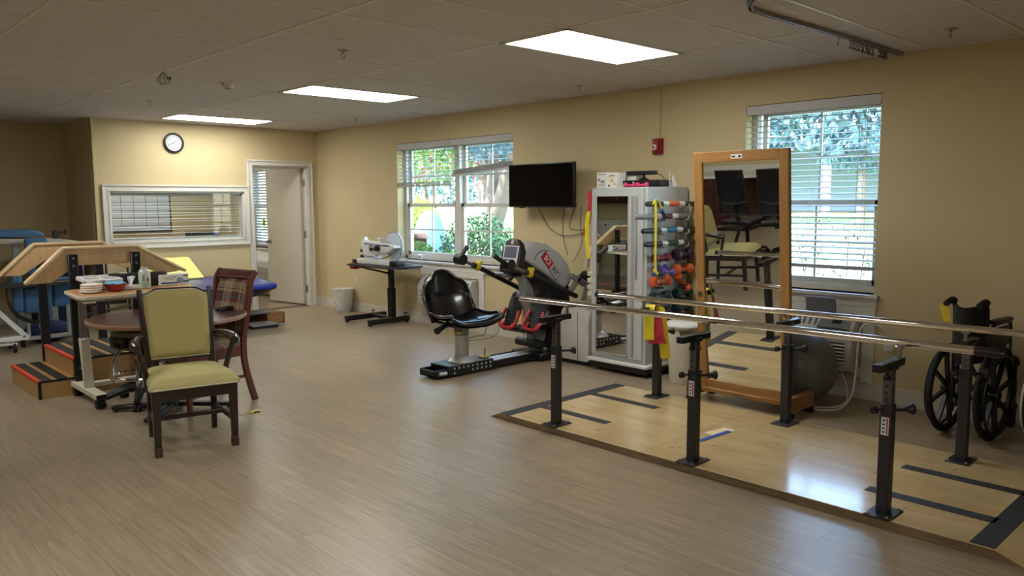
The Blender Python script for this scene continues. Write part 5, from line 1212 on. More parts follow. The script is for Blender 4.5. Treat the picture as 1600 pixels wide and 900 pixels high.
# =====================================================================
# ROUND TABLE, REMOTE, STOOL
# =====================================================================
TX, TY = -3.88, 1.945
t = thing('round_table', 'round mahogany laminate table on a black cross base', 'table', (TX, TY, 0))
b = B(); b.lathe([(.51, .672), (.533, .672), (.541, .680), (.543, .688), (.539, .698), (.529, .702)], (TX, TY, 0), 72); mk('rim', b, M_RIM, t)
b = B(); b.lathe([(.50, .673), (.527, .7015), (.526, .7032)], (TX, TY, 0), 72); mk('tabletop', b, M_MAHO, t)
b = B(); b.cyl((TX, TY, .03), (TX, TY, .66), .038, n=20); b.lathe([(.055, .03), (.05, .07), (.038, .09)], (TX, TY, 0), 20); b.box((TX, TY, .663), (.5, .05, .02)); b.box((TX, TY, .66), (.05, .5, .02)); mk('column', b, M_BLK, t)
for k in range(4):
    a = R(-35+90*k+(-8 if k % 2 else 0)); d = Vector((math.cos(a), math.sin(a), 0)); b = B()
    P0 = Vector((TX, TY, 0))
    b.bar(P0+d*.03+Vector((0, 0, .045)), P0+d*.42+Vector((0, 0, .028)), .062, .03, .006); b.cyl(P0+d*.395, P0+d*.395+Vector((0, 0, .02)), .014, n=10); mk('base_foot', b, M_BLK, t)
t = thing('remote_control', 'black remote control lying on the round table', 'remote control', (-3.475, 1.90, .7035))
b = B(); b.box((-3.475, 1.90, .715), (.16, .048, .022), (0, 0, R(25)), .006, 2); body = mk('body', b, M_BLK, t)
b = B(); b.box((-3.45, 1.912, .728), (.03, .024, .005), (0, 0, R(25))); 
mk('key_pad', b, M_POST, body)
# stool under the table
SX, SY = -3.97, 2.31
t = thing('rolling_stool', 'rolling stool with a tan and black seat and chrome foot ring under the table', 'stool', (SX, SY, 0))
b = B(); b.lathe([(.10, .43), (.18, .435), (.205, .455), (.205, .515), (.195, .53)], (SX, SY, 0), 36); st_ = mk('seat_base', b, M_BLKV, t)
b = B(); b.lathe([(.19, .53), (.20, .54), (.198, .565), (.17, .585), (.08, .595)], (SX, SY, 0), 36); mk('seat_cushion', b, mat('taupe_vinyl', (112, 104, 92), .35), t)
b = B(); b.cyl((SX, SY, .08), (SX, SY, .3), .028, n=16); b.cyl((SX, SY, .3), (SX, SY, .47), .018, n=14); mk('column', b, M_BLK, t)
for k in range(5):
    a = R(100+72*k); d = Vector((math.cos(a), math.sin(a), 0)); p = Vector((SX, SY, 0))
    b = B(); b.tube([p+Vector((0, 0, .13)), p+d*.12+Vector((0, 0, .125)), p+d*.24+Vector((0, 0, .085)), p+d*.285+Vector((0, 0, .07))], [.04, .036, .028, .022], 8, 4); f_ = mk('base_arm', b, M_BLK, t)
    b = B(); q = p+d*.28; n = Vector((-d.y, d.x, 0)); b.cyl(q+n*.006+Vector((0, 0, .026)), q+n*.026+Vector((0, 0, .026)), .026, n=18); b.cyl(q-n*.026+Vector((0, 0, .026)), q-n*.006+Vector((0, 0, .026)), .026, n=18); b.cyl(q+Vector((0, 0, .03)), q+Vector((0, 0, .07)), .007, n=8); mk('caster', b, M_RUB, f_)
for k in range(4):
    a = R(70+90*k); d = Vector((math.cos(a), math.sin(a), 0)); n = Vector((-d.y, d.x, 0)); p = Vector((SX, SY, 0))
    b = B()
    for o in (-.02, .02): b.tube([p+d*.05+n*o+Vector((0, 0, .44)), p+d*.13+n*o+Vector((0, 0, .42)), p+d*.185+n*o+Vector((0, 0, .33)), p+d*.2+n*o+Vector((0, 0, .22)), p+d*.2+n*o+Vector((0, 0, .17))], .013, 8, 4)
    mk('chrome_strut', b, M_CHR, t)
b = B(); b.tube([(SX+.2*math.cos(a), SY+.2*math.sin(a), .22) for a in [2*math.pi*i/36 for i in range(36)]], .010, 8, 1, closed=True); mk('foot_ring', b, M_CHR, t)
b = B(); b.sheet(lambda u, v: Vector((-3.52+.09*u, 1.42+.05*v, .004+.012*math.sin(u*4)*math.cos(v*5)**2)), 8, 8, .002); one('yellow_scrap', b, M_YELV, 'small crumpled yellow scrap on the floor under the round table', 'scrap')

# =====================================================================
# OVERBED TABLE AND WHAT LIES ON IT
# =====================================================================
t = thing('overbed_table', 'height adjustable table with oak laminate top and cream edge on casters', 'table', (-3.9, 2.62, 0))
ty0, ty1, tx0, tx1 = 2.42, 2.86, -4.335, -3.44; sl_ = .05; tz = lambda y: .829+(y-2.42)*sl_
TM = Matrix.Translation((0, ty0, .829)) @ Matrix.Rotation(math.atan(sl_), 4, 'X')
D_ = ty1-ty0
out = [(tx0, .05), (tx0+.04, 0), (tx1-.04, 0), (tx1, .04), (tx1, D_-.04), (tx1-.04, D_), (tx0+.04, D_), (tx0, D_-.04)]
b = B(); b.prism(out, 'xy', -.026, -.001, .005, 2); b.xf(TM); tp_ = mk('edge_band', b, M_CREAM, t)
b = B(); b.prism([(x+(.012 if x < -4 else -.012), y+(.012 if y < .2 else -.012)) for x, y in out], 'xy', -.004, .0006); b.xf(TM); mk('tabletop', b, M_LAM, t)
b = B(); b.bb(tx0+.03, tx0+.12, .03, D_-.03, -.055, -.034, .003); b.bb(tx0+.1, tx1-.15, .12, .20, -.06, -.034, .004); b.xf(TM); mk('top_support', b, M_CREAM, t)
b = B(); b.bar((-4.275, 2.60, .79), (-4.275, 2.62, .40), .05, .035, .003, up=(0, 1, 0)); mk('inner_column', b, M_STEEL, t)
b = B(); b.bar((-4.275, 2.605, .50), (-4.255, 2.62, .10), .065, .05, .004, up=(0, 1, 0)); mk('outer_column', b, M_CREAM, t)
b = B(); b.bb(-4.30, -4.22, 2.30, 2.95, .075, .115, .004); bs = mk('base_bar', b, M_CREAM, t)
b = B(); b.bb(-4.297, -4.223, 2.296, 2.302, .078, .112, .001); mk('end_cap', b, M_BLK, bs)
b = B(); b.bb(-4.25, -3.55, 2.80, 2.86, .075, .11, .004); mk('cross_bar', b, M_CREAM, t)
for (x, y) in ((-4.26, 2.35), (-4.26, 2.91), (-3.58, 2.83)):
    b = B(); 
    for o in (-.018, .018): b.cyl((x+o-.01, y, .035), (x+o+.01, y, .035), .035, n=20)
    b.box((x, y, .055), (.03, .05, .03), bev=.01); b.cyl((x, y, .05), (x, y, .08), .01, n=8); mk('caster', b, M_RUB, t)
def on(y): return tz(y)+.0012
# stack of white round pads
for k in range(4):
    y = 2.62; z = on(y)+.004+k*.016
    w = thing('round_pad', ['lowest of the four stacked white round pads', 'second white round pad from the bottom of the stack', 'third white round pad from the bottom of the stack', 'topmost of the four stacked white round pads'][k], 'pad', (-4.20+.004*k, y, z), group='white round pads at the left end of the table')
    b = B(); b.lathe([(.070, 0), (.076, .004), (.076, .011), (.070, .0150)], (-4.20+.002*k, y, z), 32); mk('disc', b, mat('pad_white', (226, 216, 206), .6), w)
# pill organiser box with two lids
t = thing('pill_box', 'white and blue pill organiser propped on a small clear box', 'pill organiser', (-4.09, 2.78, on(2.78)))
z = on(2.76)
b = B(); b.bb(-4.16, -4.02, 2.70, 2.83, z, z+.055, .004); mk('clear_tray', b, mat('frosted', (196, 186, 178), .3), t)
for x, lab in ((-4.19, 'left'), (-4.055, 'right')):
    b = B(); b.box((x+.03, 2.77, z+.078), (.14, .17, .03), (R(9), 0, R(12)), .005); l_ = mk('lid', b, M_WHITE, t)
    b = B(); b.box((x+.03, 2.70, z+.068), (.13, .006, .012), (R(9), 0, R(12)), .001); mk('blue_stripe', b, mat('pale_violet', (96, 96, 170), .5), l_)
    b = B()
    for k in range(3): b.box((x+.03, 2.73+k*.04, z+.091+k*.005), (.10, .022, .004), (R(9), 0, R(12)), .001)
    mk('flap_row', b, M_LGREY, l_)['kind'] = 'stuff'
t = thing('red_bowl', 'small red bowl holding a light blue cloth', 'bowl', (-4.03, 2.60, on(2.6)))
z = on(2.60)
b = B(); b.lathe([(.045, 0), (.052, .004), (.078, .05), (.082, .058), (.079, .058), (.05, .01), (.01, .008)], (-4.03, 2.60, z), 28); b.box((-3.945, 2.60, z+.052), (.03, .03, .01), bev=.004); mk('bowl', b, mat('deep_red', (150, 20, 26), .35, coat=.2), t)
b = B(); b.sheet(lambda u, v: Vector((-4.095+.13*u, 2.54+.12*v, z+.062+.018*math.sin(math.pi*u)*math.sin(math.pi*v)+.005*math.sin(9*u))), 12, 12, .006); one('blue_cloth', b, mat('pale_blue_cloth', (110, 178, 214), .7), 'light blue cloth folded in the red bowl', 'cloth')
t = thing('tissue_pack', 'low white tissue pack with a tissue standing up', 'tissues', (-3.90, 2.64, on(2.64)))
z = on(2.66)
b = B(); b.box((-3.89, 2.66, z+.016), (.15, .10, .03), (0, 0, R(-6)), .006, 2); mk('carton', b, M_WHITE, t)
b = B(); b.sheet(lambda u, v: Vector((-3.915+.05*u*(.4+.9*v)-.01*v, 2.655+.018*math.sin(u*7), z+.03+.075*v-.02*v*abs(u-.6))), 12, 8, .002); mk('tissue', b, mat('tissue', (236, 236, 238), .8), t)
t = thing('hand_sanitizer', 'clear bottle of hand gel with a flat white cap, standing on the table', 'bottle', (-3.80, 2.64, on(2.64)))
z = on(2.64)
b = B(); b.lathe([(.040, 0), (.045, .006), (.045, .12), (.038, .145), (.026, .155), (.026, .168), (.0, .17)], (-3.80, 2.64, z), 32); bt = mk('bottle_body', b, mat('gel_clear', (196, 208, 196), .15, coat=.3), t)
b = B(); b.lathe([(.0455, .003), (.0458, .05)], (-3.80, 2.64, z), 32); mk('gel_fill', b, mat('gel_green', (160, 186, 166), .15), bt)
b = B()
for k in range(5): b.bb(-3.83, -3.812, 2.5975, 2.60, z+.06+k*.011, z+.066+k*.011, 0)
mk('printed_mark', b, M_GREY, bt)['kind'] = 'stuff'
b = B(); b.bb(-3.795, -3.785, 2.592, 2.597, z+.055, z+.085, 0); mk('bar_code', b, M_POST, bt)
t = thing('black_case', 'long black soft case lying at the back of the table', 'case', (-3.80, 2.79, on(2.79)))
z = on(2.78)
b = B(); b.box((-3.89, 2.80, z+.055), (.26, .10, .11), (0, 0, R(-8)), .025, 3); b.box((-3.68, 2.78, z+.055), (.20, .10, .11), (0, 0, R(-8)), .03, 3); b.prism([(2.74, z), (2.74, z+.004), (2.85, z+.004), (2.85, z)], 'yz', -3.66, -3.52); mk('body', b, mat('case_black', (22, 22, 24), .6, bump=.3), t)
b = B(); b.box((-3.91, 2.79, z+.112), (.06, .05, .008), (0, 0, R(-8)), .003); mk('white_tag', b, M_LGREY, t)
b = B(); b.tube([(-3.98, 2.75, z+.06), (-3.9, 2.745, z+.06), (-3.6, 2.72, z+.06)], .003, 6, 2); mk('zip', b, M_POST, t)
t = thing('glove_box', 'white box of disposable gloves at the right rear of the table', 'box', (-3.52, 2.74, on(2.7)))
z = on(2.72)
GM = Matrix.Translation((-3.545, 2.75, z)) @ Matrix.Rotation(R(8), 4, 'Z')
b = B(); b.bb(-.12, .12, -.045, .045, 0, .085, .003); b.xf(GM); gb = mk('carton', b, M_WHITE, t)
b = B(); b.prism([(-.12, .012), (-.12, .026), (.0, .02), (.12, .032), (.12, .02), (.0, .01)], 'xz', -.0465, -.0455); b.xf(GM); mk('blue_stripe', b, mat('glove_blue', (44, 62, 120), .5), gb)
b = B(); b.ell((.045, -.046, .035), (.03, .003, .024), 14); b.xf(GM); mk('printed_hand', b, mat('glove_grey', (132, 142, 160), .5), gb)
b = B(); b.bb(.07, .11, -.0465, -.0455, .064, .074, 0); b.xf(GM); mk('dark_mark', b, M_POST, gb)
b = B()
for k in range(3): b.bb(-.08+.0*k, -.01+.02*k, -.0465, -.0455, .045+k*.009, .048+k*.009, 0)
b.xf(GM); mk('printed_line', b, M_GREY, gb)['kind'] = 'stuff'

# =====================================================================
# TRAINING STAIRS
# =====================================================================
t = thing('training_stairs', 'maple training stairs with black treads, orange edges and wooden handrails', 'training stairs', (-4.0, 3.42, 0))
sy0, sy1 = 2.97, 3.86
M_STEP = wood('step_ply', (170, 130, 82), (192, 152, 100), 'X', 2.2, .4, .15)
def step(x0, x1, z, name, first=True):
    b = B(); b.bb(x0, x1, sy0, sy1, 0, z-.004, .003); s_ = mk(name, b, M_STEP, t)
    b = B(); b.bb(x0-.0, x1, sy0-.002, sy0+.0, z-.02, z-.002, .0005); b.bb(x0-.003, x0+.02, sy0-.003, sy0+.01, 0, z-.01, .0005); mk('edge_trim', b, M_BLK, s_)
    return s_
s1 = step(-4.52, -4.262, .145, 'lower_step'); s2 = step(-4.262, -3.70, .29, 'upper_platform'); s3 = step(-3.70, -3.44, .145, 'lower_step')
def strips(par, x0, x1, z, n, wid):
    for k in range(n):
        x = x0+k*(x1-x0)/n; b = B(); b.bb(x, x+wid, sy0, sy1, z-.005, z, .0005); mk('grip_strip', b, M_TREAD, par)
strips(s1, -4.498, -4.27, .145, 2, .085 if False else .075); strips(s2, -4.24, -3.70, .29, 4, .09); strips(s3, -3.69, -3.45, .145, 2, .075)
for (x, z, p) in ((-4.522, .145, s1), (-4.264, .29, s2)):
    b = B(); b.bb(x-.004, x+.028, sy0, sy1, z-.022, z+.0015, .002); mk('orange_nosing', b, M_ORANGE, p)
def railpanel(y, lab):
    ya, yb_ = y-.012, y+.012; zt = 1.155
    b = B(); b.prism([(-4.29, zt), (-3.745, zt), (-3.37, .935), (-3.43, .895), (-3.62, .895), (-3.80, 1.01), (-4.14, 1.01), (-4.255, .955), (-4.37, .905), (-4.53, .905)][:0] or [(-4.29, zt), (-3.745, zt), (-3.40, .94), (-3.56, .92), (-3.80, 1.03), (-4.20, 1.03), (-4.39, .905), (-4.54, .905)], 'xz', ya, yb_, .003)
    pn = mk('rail_panel', b, M_MAPLE, t)
    b = B()
    def capb(p, q): b.bar((p[0], y, p[1]), (q[0], y, q[1]), .058, .026, .008)
    capb((-4.30, zt+.012), (-3.74, zt+.012)); mk('handrail_cap', b, M_MAPLEL, pn)
    b = B(); b.bar((-4.295, y, zt+.01), (-4.565, y, .905), .058, .028, .008); mk('handrail_cap', b, M_MAPLEL, pn)
    b = B(); b.bar((-3.745, y, zt+.01), (-3.355, y, .935), .058, .026, .008); mk('handrail_cap', b, M_MAPLEL, pn)
    s = -1 if y < 3.4 else 1
    for x in (-4.235, -3.77):
        b = B(); b.bb(x-.035, x+.035, y+s*.014, y+s*.052, .0, 1.12, .004); b.bb(x-.03, x+.03, min(y+s*.03, sy0 if s < 0 else sy1), max(y+s*.052, sy0 if s < 0 else sy1), .02, .14, .002); pp = mk('support_post', b, M_BLKM, t)
        for z in (1.03, 1.09, .10, .22):
            b = B(); yy = y+s*.052; b.cyl((x, yy, z), (x, yy+s*.008, z), .010, n=12); mk('bolt', b, M_STEEL, pp)
railpanel(2.955+.0, 'near'); railpanel(3.875, 'far')

# =====================================================================
# MAT TABLE WITH WEDGE, PLATFORM BOX
# =====================================================================
t = thing('mat_table', 'royal blue padded treatment table against the back wall', 'treatment table', (-2.0, 5.6, 0))
ml_ = [(-2.65, 4.86), (-1.62, 4.72), (-1.50, 4.80), (-1.40, 5.45), (-1.42, 6.0), (-1.55, 6.28), (-1.75, 6.36), (-2.65, 6.36)]
ml_ = [(-2.75, 4.86), (-1.66, 4.78), (-1.56, 4.84), (-1.42, 5.55), (-1.44, 6.0), (-1.55, 6.25), (-1.75, 6.33), (-2.75, 6.33)]
b = B(); b.prism(ml_, 'xy', .50, .56, .018, 3); mk('pad', b, M_BLUEV, t)
b = B(); tb = bmesh.new()
inn = [(x+(.0 if x < -2.5 else -.16), y+(.14 if y < 5 else -.06)) for x, y in ml_]
A = [tb.verts.new((x, y, .50)) for x, y in ml_]; Bq = [tb.verts.new((x, y, .41)) for x, y in inn]
tb.faces.new(A); tb.faces.new(Bq[::-1])
for i in range(len(A)): tb.faces.new((A[i], A[(i+1) % len(A)], Bq[(i+1) % len(A)], Bq[i]))
bmesh.ops.recalc_face_normals(tb, faces=tb.faces); b._add(tb); mk('apron', b, mat('blue_apron', (18, 26, 66), .5), t)
b = B(); b.bb(-2.6, -1.85, 5.2, 6.1, .12, .42, .005); b.bb(-2.6, -1.8, 5.1, 6.15, .04, .12, .005); mk('lift_base', b, M_POST, t)
t = thing('floor_scale_box', 'open wooden box lying under the end of the blue table', 'box', (-1.35, 5.45, 0))
WX0, WX1, WY0, WY1 = -1.66, -1.22, 5.33, 5.70
b = B(); b.bb(WX0+.2, WX1, WY0, WY0+.02, .0, .125, .003); b.bb(WX0, WX1, WY1-.02, WY1, 0, .125, .003); b.bb(WX1-.02, WX1, WY0, WY1, 0, .125, .003); b.bb(WX0, WX1, WY0, WY1, .0, .01, .001); b.bb(WX0+.2, WX0+.21, WY0, WY1, 0, .125, .001); mk('side_board', b, M_OAKX, t)
b = B(); b.bb(WX0+.16, WX1+.005, WY0-.002, WY1, .125, .133, .002); mk('lid', b, mat('cork_brown', (120, 96, 70), .6), t)
b = B(); b.bb(-1.72, -1.40, 5.32, 5.6, .135, .155, .005); one('grey_mat', b, mat('mat_grey', (140, 140, 138), .6), 'light grey flat pad lying on the wooden box', 'pad')
t = thing('floor_scale', 'flat dark scale with a grey top on the floor beside the wooden box', 'scale', (-1.62, 5.14, 0))
b = B(); b.bb(-1.80, -1.46, 5.02, 5.30, .0, .03, .004); mk('base', b, M_BLK, t)
b = B(); b.bb(-1.80, -1.455, 5.02, 5.30, .03, .05, .004); mk('top_plate', b, mat('mat_grey', (140, 140, 138), .6), t)
t = thing('foam_wedge', 'pale yellow foam wedge leaning against the wall on the blue table', 'foam wedge', (-2.2, 6.2, .56))
b = B(); P_ = [(-2.72, .56), (-1.92, .57), (-2.02, .83), (-2.72, .83)]
tb = bmesh.new(); A = [tb.verts.new((x, 6.05+(z-.56)*.9, z)) for x, z in P_]; Bq = [tb.verts.new((x, 6.16+(z-.56)*.9, z+.0)) for x, z in P_]
tb.faces.new(A); tb.faces.new(Bq[::-1])
for i in range(4): tb.faces.new((A[i], A[(i+1) % 4], Bq[(i+1) % 4], Bq[i]))
bmesh.ops.recalc_face_normals(tb, faces=tb.faces); bmesh.ops.bevel(tb, geom=list(tb.edges), offset=.01, segments=2, affect='EDGES'); b._add(tb); mk('foam', b, M_YELV, t)

# =====================================================================
# BLUE TILT TABLE AND STANDING FRAME IN THE RECESS (far left)
# =====================================================================
t = thing('tilt_table', 'tilt table with sky blue cushion and pale board at the far left', 'tilt table', (-4.2, 6.25, 0))
b = B(); b.prism([(-5.6, 1.10), (-5.6, 1.14), (-4.6, 1.16), (-3.62, 1.13), (-3.40, 1.10), (-3.40, 1.08), (-3.7, 1.09), (-4.2, 1.09)], 'xz', 5.95, 6.55, .006); mk('board', b, mat('pale_board', (186, 182, 170), .4), t)
b = B(); b.prism([(-5.5, 1.15), (-5.5, 1.22), (-3.86, 1.235), (-3.74, 1.21), (-3.70, 1.16), (-4.4, 1.16)], 'xz', 6.0, 6.5, .02, 3); mk('cushion', b, M_LBLUE, t)
b = B(); b.bb(-3.62, -3.56, 6.0, 6.06, 1.13, 1.22, .006); b.cyl((-3.56, 6.03, 1.20), (-3.50, 6.03, 1.20), .008, n=8); b.cyl((-3.50, 6.03, 1.20), (-3.485, 6.03, 1.20), .03, n=6); mk('clamp', b, M_POST, t)
for x in (-3.98, -3.66):
    b = B(); b.bb(x-.03, x+.03, 6.05, 6.10, .55, 1.10, .003); b.bb(x-.042, x+.042, 6.03, 6.12, .06, .62, .004); mk('leg_column', b, M_SILV, t)
b = B(); b.bb(-4.25, -3.35, 6.05, 6.10, .05, .09, .003); b.bb(-4.2, -4.15, 5.7, 6.4, .05, .09, .003); b.bb(-3.45, -3.4, 5.7, 6.4, .05, .09, .003); mk('base_frame', b, M_LGREY, t)
for (x, y) in ((-4.17, 5.72), (-3.43, 5.72), (-4.17, 6.38), (-3.43, 6.38)):
    b = B(); b.cyl((x-.015, y, .035), (x+.015, y, .035), .035, n=16); mk('caster', b, M_RUB, t)
t = thing('padded_stander', 'padded standing frame with sky blue pads and a dark tray beside the stairs', 'standing frame', (-3.95, 5.6, 0))
b = B(); b.bb(-4.75, -3.52, 5.45, 5.72, .655, .70, .006); mk('tray', b, mat('dark_tray', (48, 44, 44), .45), t)
for (x0, x1, z0, z1, y) in ((-4.13, -4.03, .38, .82, 5.62), (-4.02, -3.86, .36, .64, 5.64), (-3.85, -3.77, .30, .80, 5.60), (-3.74, -3.55, .40, .72, 5.68)):
    b = B(); b.bb(x0, x1, y, y+.09, z0, z1, .03, 3); mk('pad', b, M_LBLUE, t)
b = B(); b.bb(-3.95, -3.73, 5.78, 5.86, .76, 1.15, .03, 3); mk('headrest_pad', b, M_LBLUE, t)
b = B(); b.tube([(-3.98, 5.75, .10), (-3.98, 5.75, .66)], .02, 10); b.tube([(-3.84, 5.82, .10), (-3.84, 5.82, .80)], .025, 10); b.tube([(-3.6, 5.7, .08), (-3.6, 5.7, .66)], .02, 10); b.bb(-4.1, -3.5, 5.72, 5.77, .06, .10, .004); mk('frame', b, M_SILV, t)
b = B(); P = [(-4.19, 5.6, .74), (-4.18, 5.58, .5), (-4.1, 5.56, .35), (-3.95, 5.56, .27), (-3.86, 5.58, .3)]; b.sheet(lambda u, v: catmull(P, 5)[min(20, int(round(u*20)))]+Vector((.02*(v-.5), 0, .04*(v-.5))), 20, 1, .004); mk('strap', b, M_BLK, t)
for (x, y) in ((-4.05, 5.70), (-3.55, 5.70)):
    b = B(); b.cyl((x-.015, y, .04), (x+.015, y, .04), .04, n=16); mk('caster', b, M_RUB, t)
t = thing('white_walker', 'white angled frame standing at the far left picture edge', 'frame', (-4.25, 5.75, 0))
b = B(); b.bar((-4.36, 5.5, .50), (-4.06, 5.5, .14), .03, .05, .004); b.bar((-4.5, 5.5, .13), (-4.03, 5.5, .13), .03, .05, .004); b.bar((-4.5, 5.5, .08), (-4.15, 5.46, .08), .06, .02, .004); mk('frame', b, M_WHITE, t)
b = B(); b.cyl((-4.20, 5.40, .03), (-4.17, 5.40, .03), .03, n=16); b.cyl((-4.185, 5.40, .03), (-4.185, 5.40, .09), .008, n=8); mk('caster', b, M_RUB, t)
b = B(); b.tube([(-4.185, 5.42, .09), (-4.2, 5.5, .11), (-4.25, 5.5, .12)], .008, 6, 2); mk('caster_arm', b, M_WHITE, t)
b = B(); b.prism([(-4.02, 0.0), (-4.0, .04), (-3.85, .18), (-3.68, .22), (-3.56, .21), (-3.5, .04), (-3.5, 0)], 'xz', 5.95, 6.0, .002) if False else b.ell((-3.76, 5.90, .12), (.25, .11, .12), 24); one('navy_cushion', b, M_NAVY, 'navy fabric cushion on the floor under the tilt table', 'cushion')
t = thing('equipment_bin', 'dark blue fabric bin with cords behind the stair posts', 'bin', (-3.3, 6.9, 0))
b = B(); b.bb(-3.62, -3.1, 6.9, 7.3, .0, .98, .02); mk('bin', b, M_NAVY, t)
b = B(); b.tube([(-3.4, 6.86, .9), (-3.3, 6.8, 1.0), (-3.2, 6.84, .9), (-3.25, 6.82, .8), (-3.12, 6.84, 1.02)], .02, 6, 5); b.tube([(-3.5, 6.86, 1.0), (-3.35, 6.8, .85), (-3.3, 6.84, .75)], .01, 6, 5); mk('cord', b, M_BLK, t)
t = thing('folded_walker', 'dark folded walker standing behind the table legs', 'walker', (-3.2, 5.3, 0))
b = B()
for x in (-3.55, -3.32, -3.1):
    b.tube([(x, 5.2, .03), (x, 5.25, .5), (x+.02, 5.3, .88), (x+.05, 5.35, .9)], .014, 8, 4)
b.tube([(-3.55, 5.22, .35), (-3.1, 5.22, .4)], .012, 8); b.tube([(-3.55, 5.24, .6), (-3.1, 5.24, .62)], .012, 8); mk('frame', b, M_BLKM, t)
b = B(); b.tube([(-3.33+.1*math.cos(a), 5.2, .12+.1*math.sin(a)) for a in [2*math.pi*i/24 for i in range(24)]], .014, 8, 1, closed=True); mk('wheel', b, M_RUB, t)
b = B(); b.bb(-3.6, -3.1, 5.3, 5.5, .42, .5, .02, 2); mk('seat', b, M_BLK, t)

# =====================================================================
# COUNTER SIDE OF THE ROOM (seen in the mirrors)
# =====================================================================
t = thing('base_cabinet', 'dark cherry base cabinets along the wall seen in the standing mirror', 'cabinet', (-7.5, 2.2, 0))
kx = -7.28
b = B(); b.bb(XW+.02, kx, 2.72, 4.82, .08, .868, .003); mk('carcass', b, M_CHER, t)
b = B(); b.bb(XW+.02, kx-.05, 2.72, 4.82, 0, .08, .002); mk('toe_kick', b, M_BLK, t)
for k in range(4):
    y = 2.745+k*.52
    b = B(); b.bb(kx, kx+.018, y, y+.46, .10, .66, .003); d_ = mk('door', b, M_CHER, t); b = B(); b.tube([(kx+.018, y+.42, .50), (kx+.045, y+.42, .50), (kx+.045, y+.42, .60), (kx+.018, y+.42, .60)], .005, 6); mk('door_handle', b, M_STEEL, d_)
    b = B(); b.bb(kx, kx+.018, y, y+.46, .68, .84, .003); d_ = mk('drawer', b, M_CHER, t); b = B(); b.tube([(kx+.018, y+.16, .77), (kx+.045, y+.16, .77), (kx+.045, y+.28, .77), (kx+.018, y+.28, .77)], .005, 6); mk('drawer_handle', b, M_STEEL, d_)
b = B(); b.bb(XW+.005, kx+.03, .18, 4.9, .87, .91, .004); b.bb(XW+.005, XW+.03, .18, 4.9, .91, 1.01, .003); one('worktop', b, M_TRIM, 'long white worktop over the dark cherry cabinets', 'worktop')
t = thing('desk_end_panel', 'dark panel carrying the open end of the white worktop', 'panel', (-7.5, .25, 0))
b = B(); b.bb(XW+.02, kx, .22, .26, 0, .868, .003); mk('panel', b, M_CHER, t)
t = thing('wall_cupboard', 'dark cherry wall cupboard seen in the cabinet door mirror', 'cupboard', (-7.7, 5.7, 1.46))
b = B(); b.bb(XW+.005, XW+.33, 4.45, 7.1, 1.46, 2.15, .003); mk('carcass', b, M_CHER, t)
for k in range(5):
    y = 4.46+k*.53; b = B(); b.bb(XW+.33, XW+.348, y, y+.52, 1.47, 2.14, .003); d_ = mk('door', b, M_CHER, t); b = B(); b.tube([(XW+.348, y+.47, 1.54), (XW+.37, y+.47, 1.54), (XW+.37, y+.47, 1.64), (XW+.348, y+.47, 1.64)], .005, 6); mk('door_handle', b, M_STEEL, d_)
def office_chair(label, x, y, rz):
    t = thing('office_chair', label, 'office chair', (x, y, 0), rz, 'black office chairs at the worktop', world=False)
    M_MESH = mat('mesh_black', (16, 18, 24), .6)
    b = B(); b.sheet(lambda u, v: Vector(((2*u-1)*(.23-.02*v), .24+.09*v-.06*math.sin(math.pi*v)*(1-(2*u-1)**2), .62+.60*v)), 10, 12, .012); bk_ = mk('mesh_back', b, M_MESH, t)
    b = B(); b.tube([(-.23, .24, .62), (-.23, .26, .78), (-.21, .33, 1.22), (.21, .33, 1.22), (.23, .26, .78), (.23, .24, .62)], .014, 8, 1, closed=True); b.tube([(-.22, .25, .8), (0, .30, .77), (.22, .25, .8)], .012, 8, 4); b.bar((0, .30, .78), (0, .12, .44), .06, .03, .004); mk('back_frame', b, M_POST, t)
    b = B(); b.box((0, 0, .50), (.50, .48, .08), bev=.035, seg=3); mk('seat', b, M_BLK, t)
    for s in (-1, 1):
        b = B(); b.bb(s*.29-.04, s*.29+.04, -.12, .14, .68, .705, .01, 2); b.tube([(s*.29, .0, .68), (s*.29, .0, .5), (s*.22, 0, .44)], .016, 8, 2); mk('armrest', b, M_BLK, t)
    b = B(); b.cyl((0, 0, .09), (0, 0, .46), .026, n=14); b.box((0, 0, .44), (.2, .24, .05), bev=.01); mk('gas_lift', b, M_BLK, t)
    for k in range(5):
        a = 2*math.pi*k/5; d = Vector((math.cos(a), math.sin(a), 0)); b = B(); b.tube([Vector((0, 0, .12)), d*.15+Vector((0, 0, .11)), d*.31+Vector((0, 0, .07))], [.03, .024, .016], 8, 3); ba = mk('base_arm', b, M_BLK, t)
        b = B(); q = d*.31; n = Vector((-d.y, d.x, 0))*.022; b.cyl(q-n+Vector((0, 0, .03)), q+n+Vector((0, 0, .03)), .03, n=16); mk('caster', b, M_RUB, ba)
    return t
office_chair('black mesh office chair fully visible in the standing mirror', -5.62, 1.72, R(-84))
office_chair('black mesh office chair cut by the right edge of the mirror glass', -5.62, 1.16, R(-97))
t = thing('printer', 'white desktop printer on the worktop', 'printer', (-7.5, 4.3, .91))
b = B(); b.bb(-7.75, -7.33, 3.95, 4.45, .912, 1.12, .02, 2); mk('body', b, M_WHITE, t)
b = B(); b.bb(-7.35, -7.25, 4.0, 4.4, .95, .965, .004); mk('paper_tray', b, M_GREY, t)
t = thing('side_bench', 'cream bench with papers reflected behind the stairs', 'bench', (-7.3, 5.6, 0))
b = B(); b.bb(-7.7, -7.1, 5.0, 6.6, .78, .83, .005); mk('top', b, M_CREAM, t)
for y in (5.05, 6.55):
    b = B(); b.bb(-7.65, -7.15, y-.02, y+.02, 0, .78, .003); mk('leg', b, M_CREAM, t)
t = thing('grey_carton', 'pale grey machine housing on the bench in the reflection', 'machine', (-7.4, 5.9, .83))
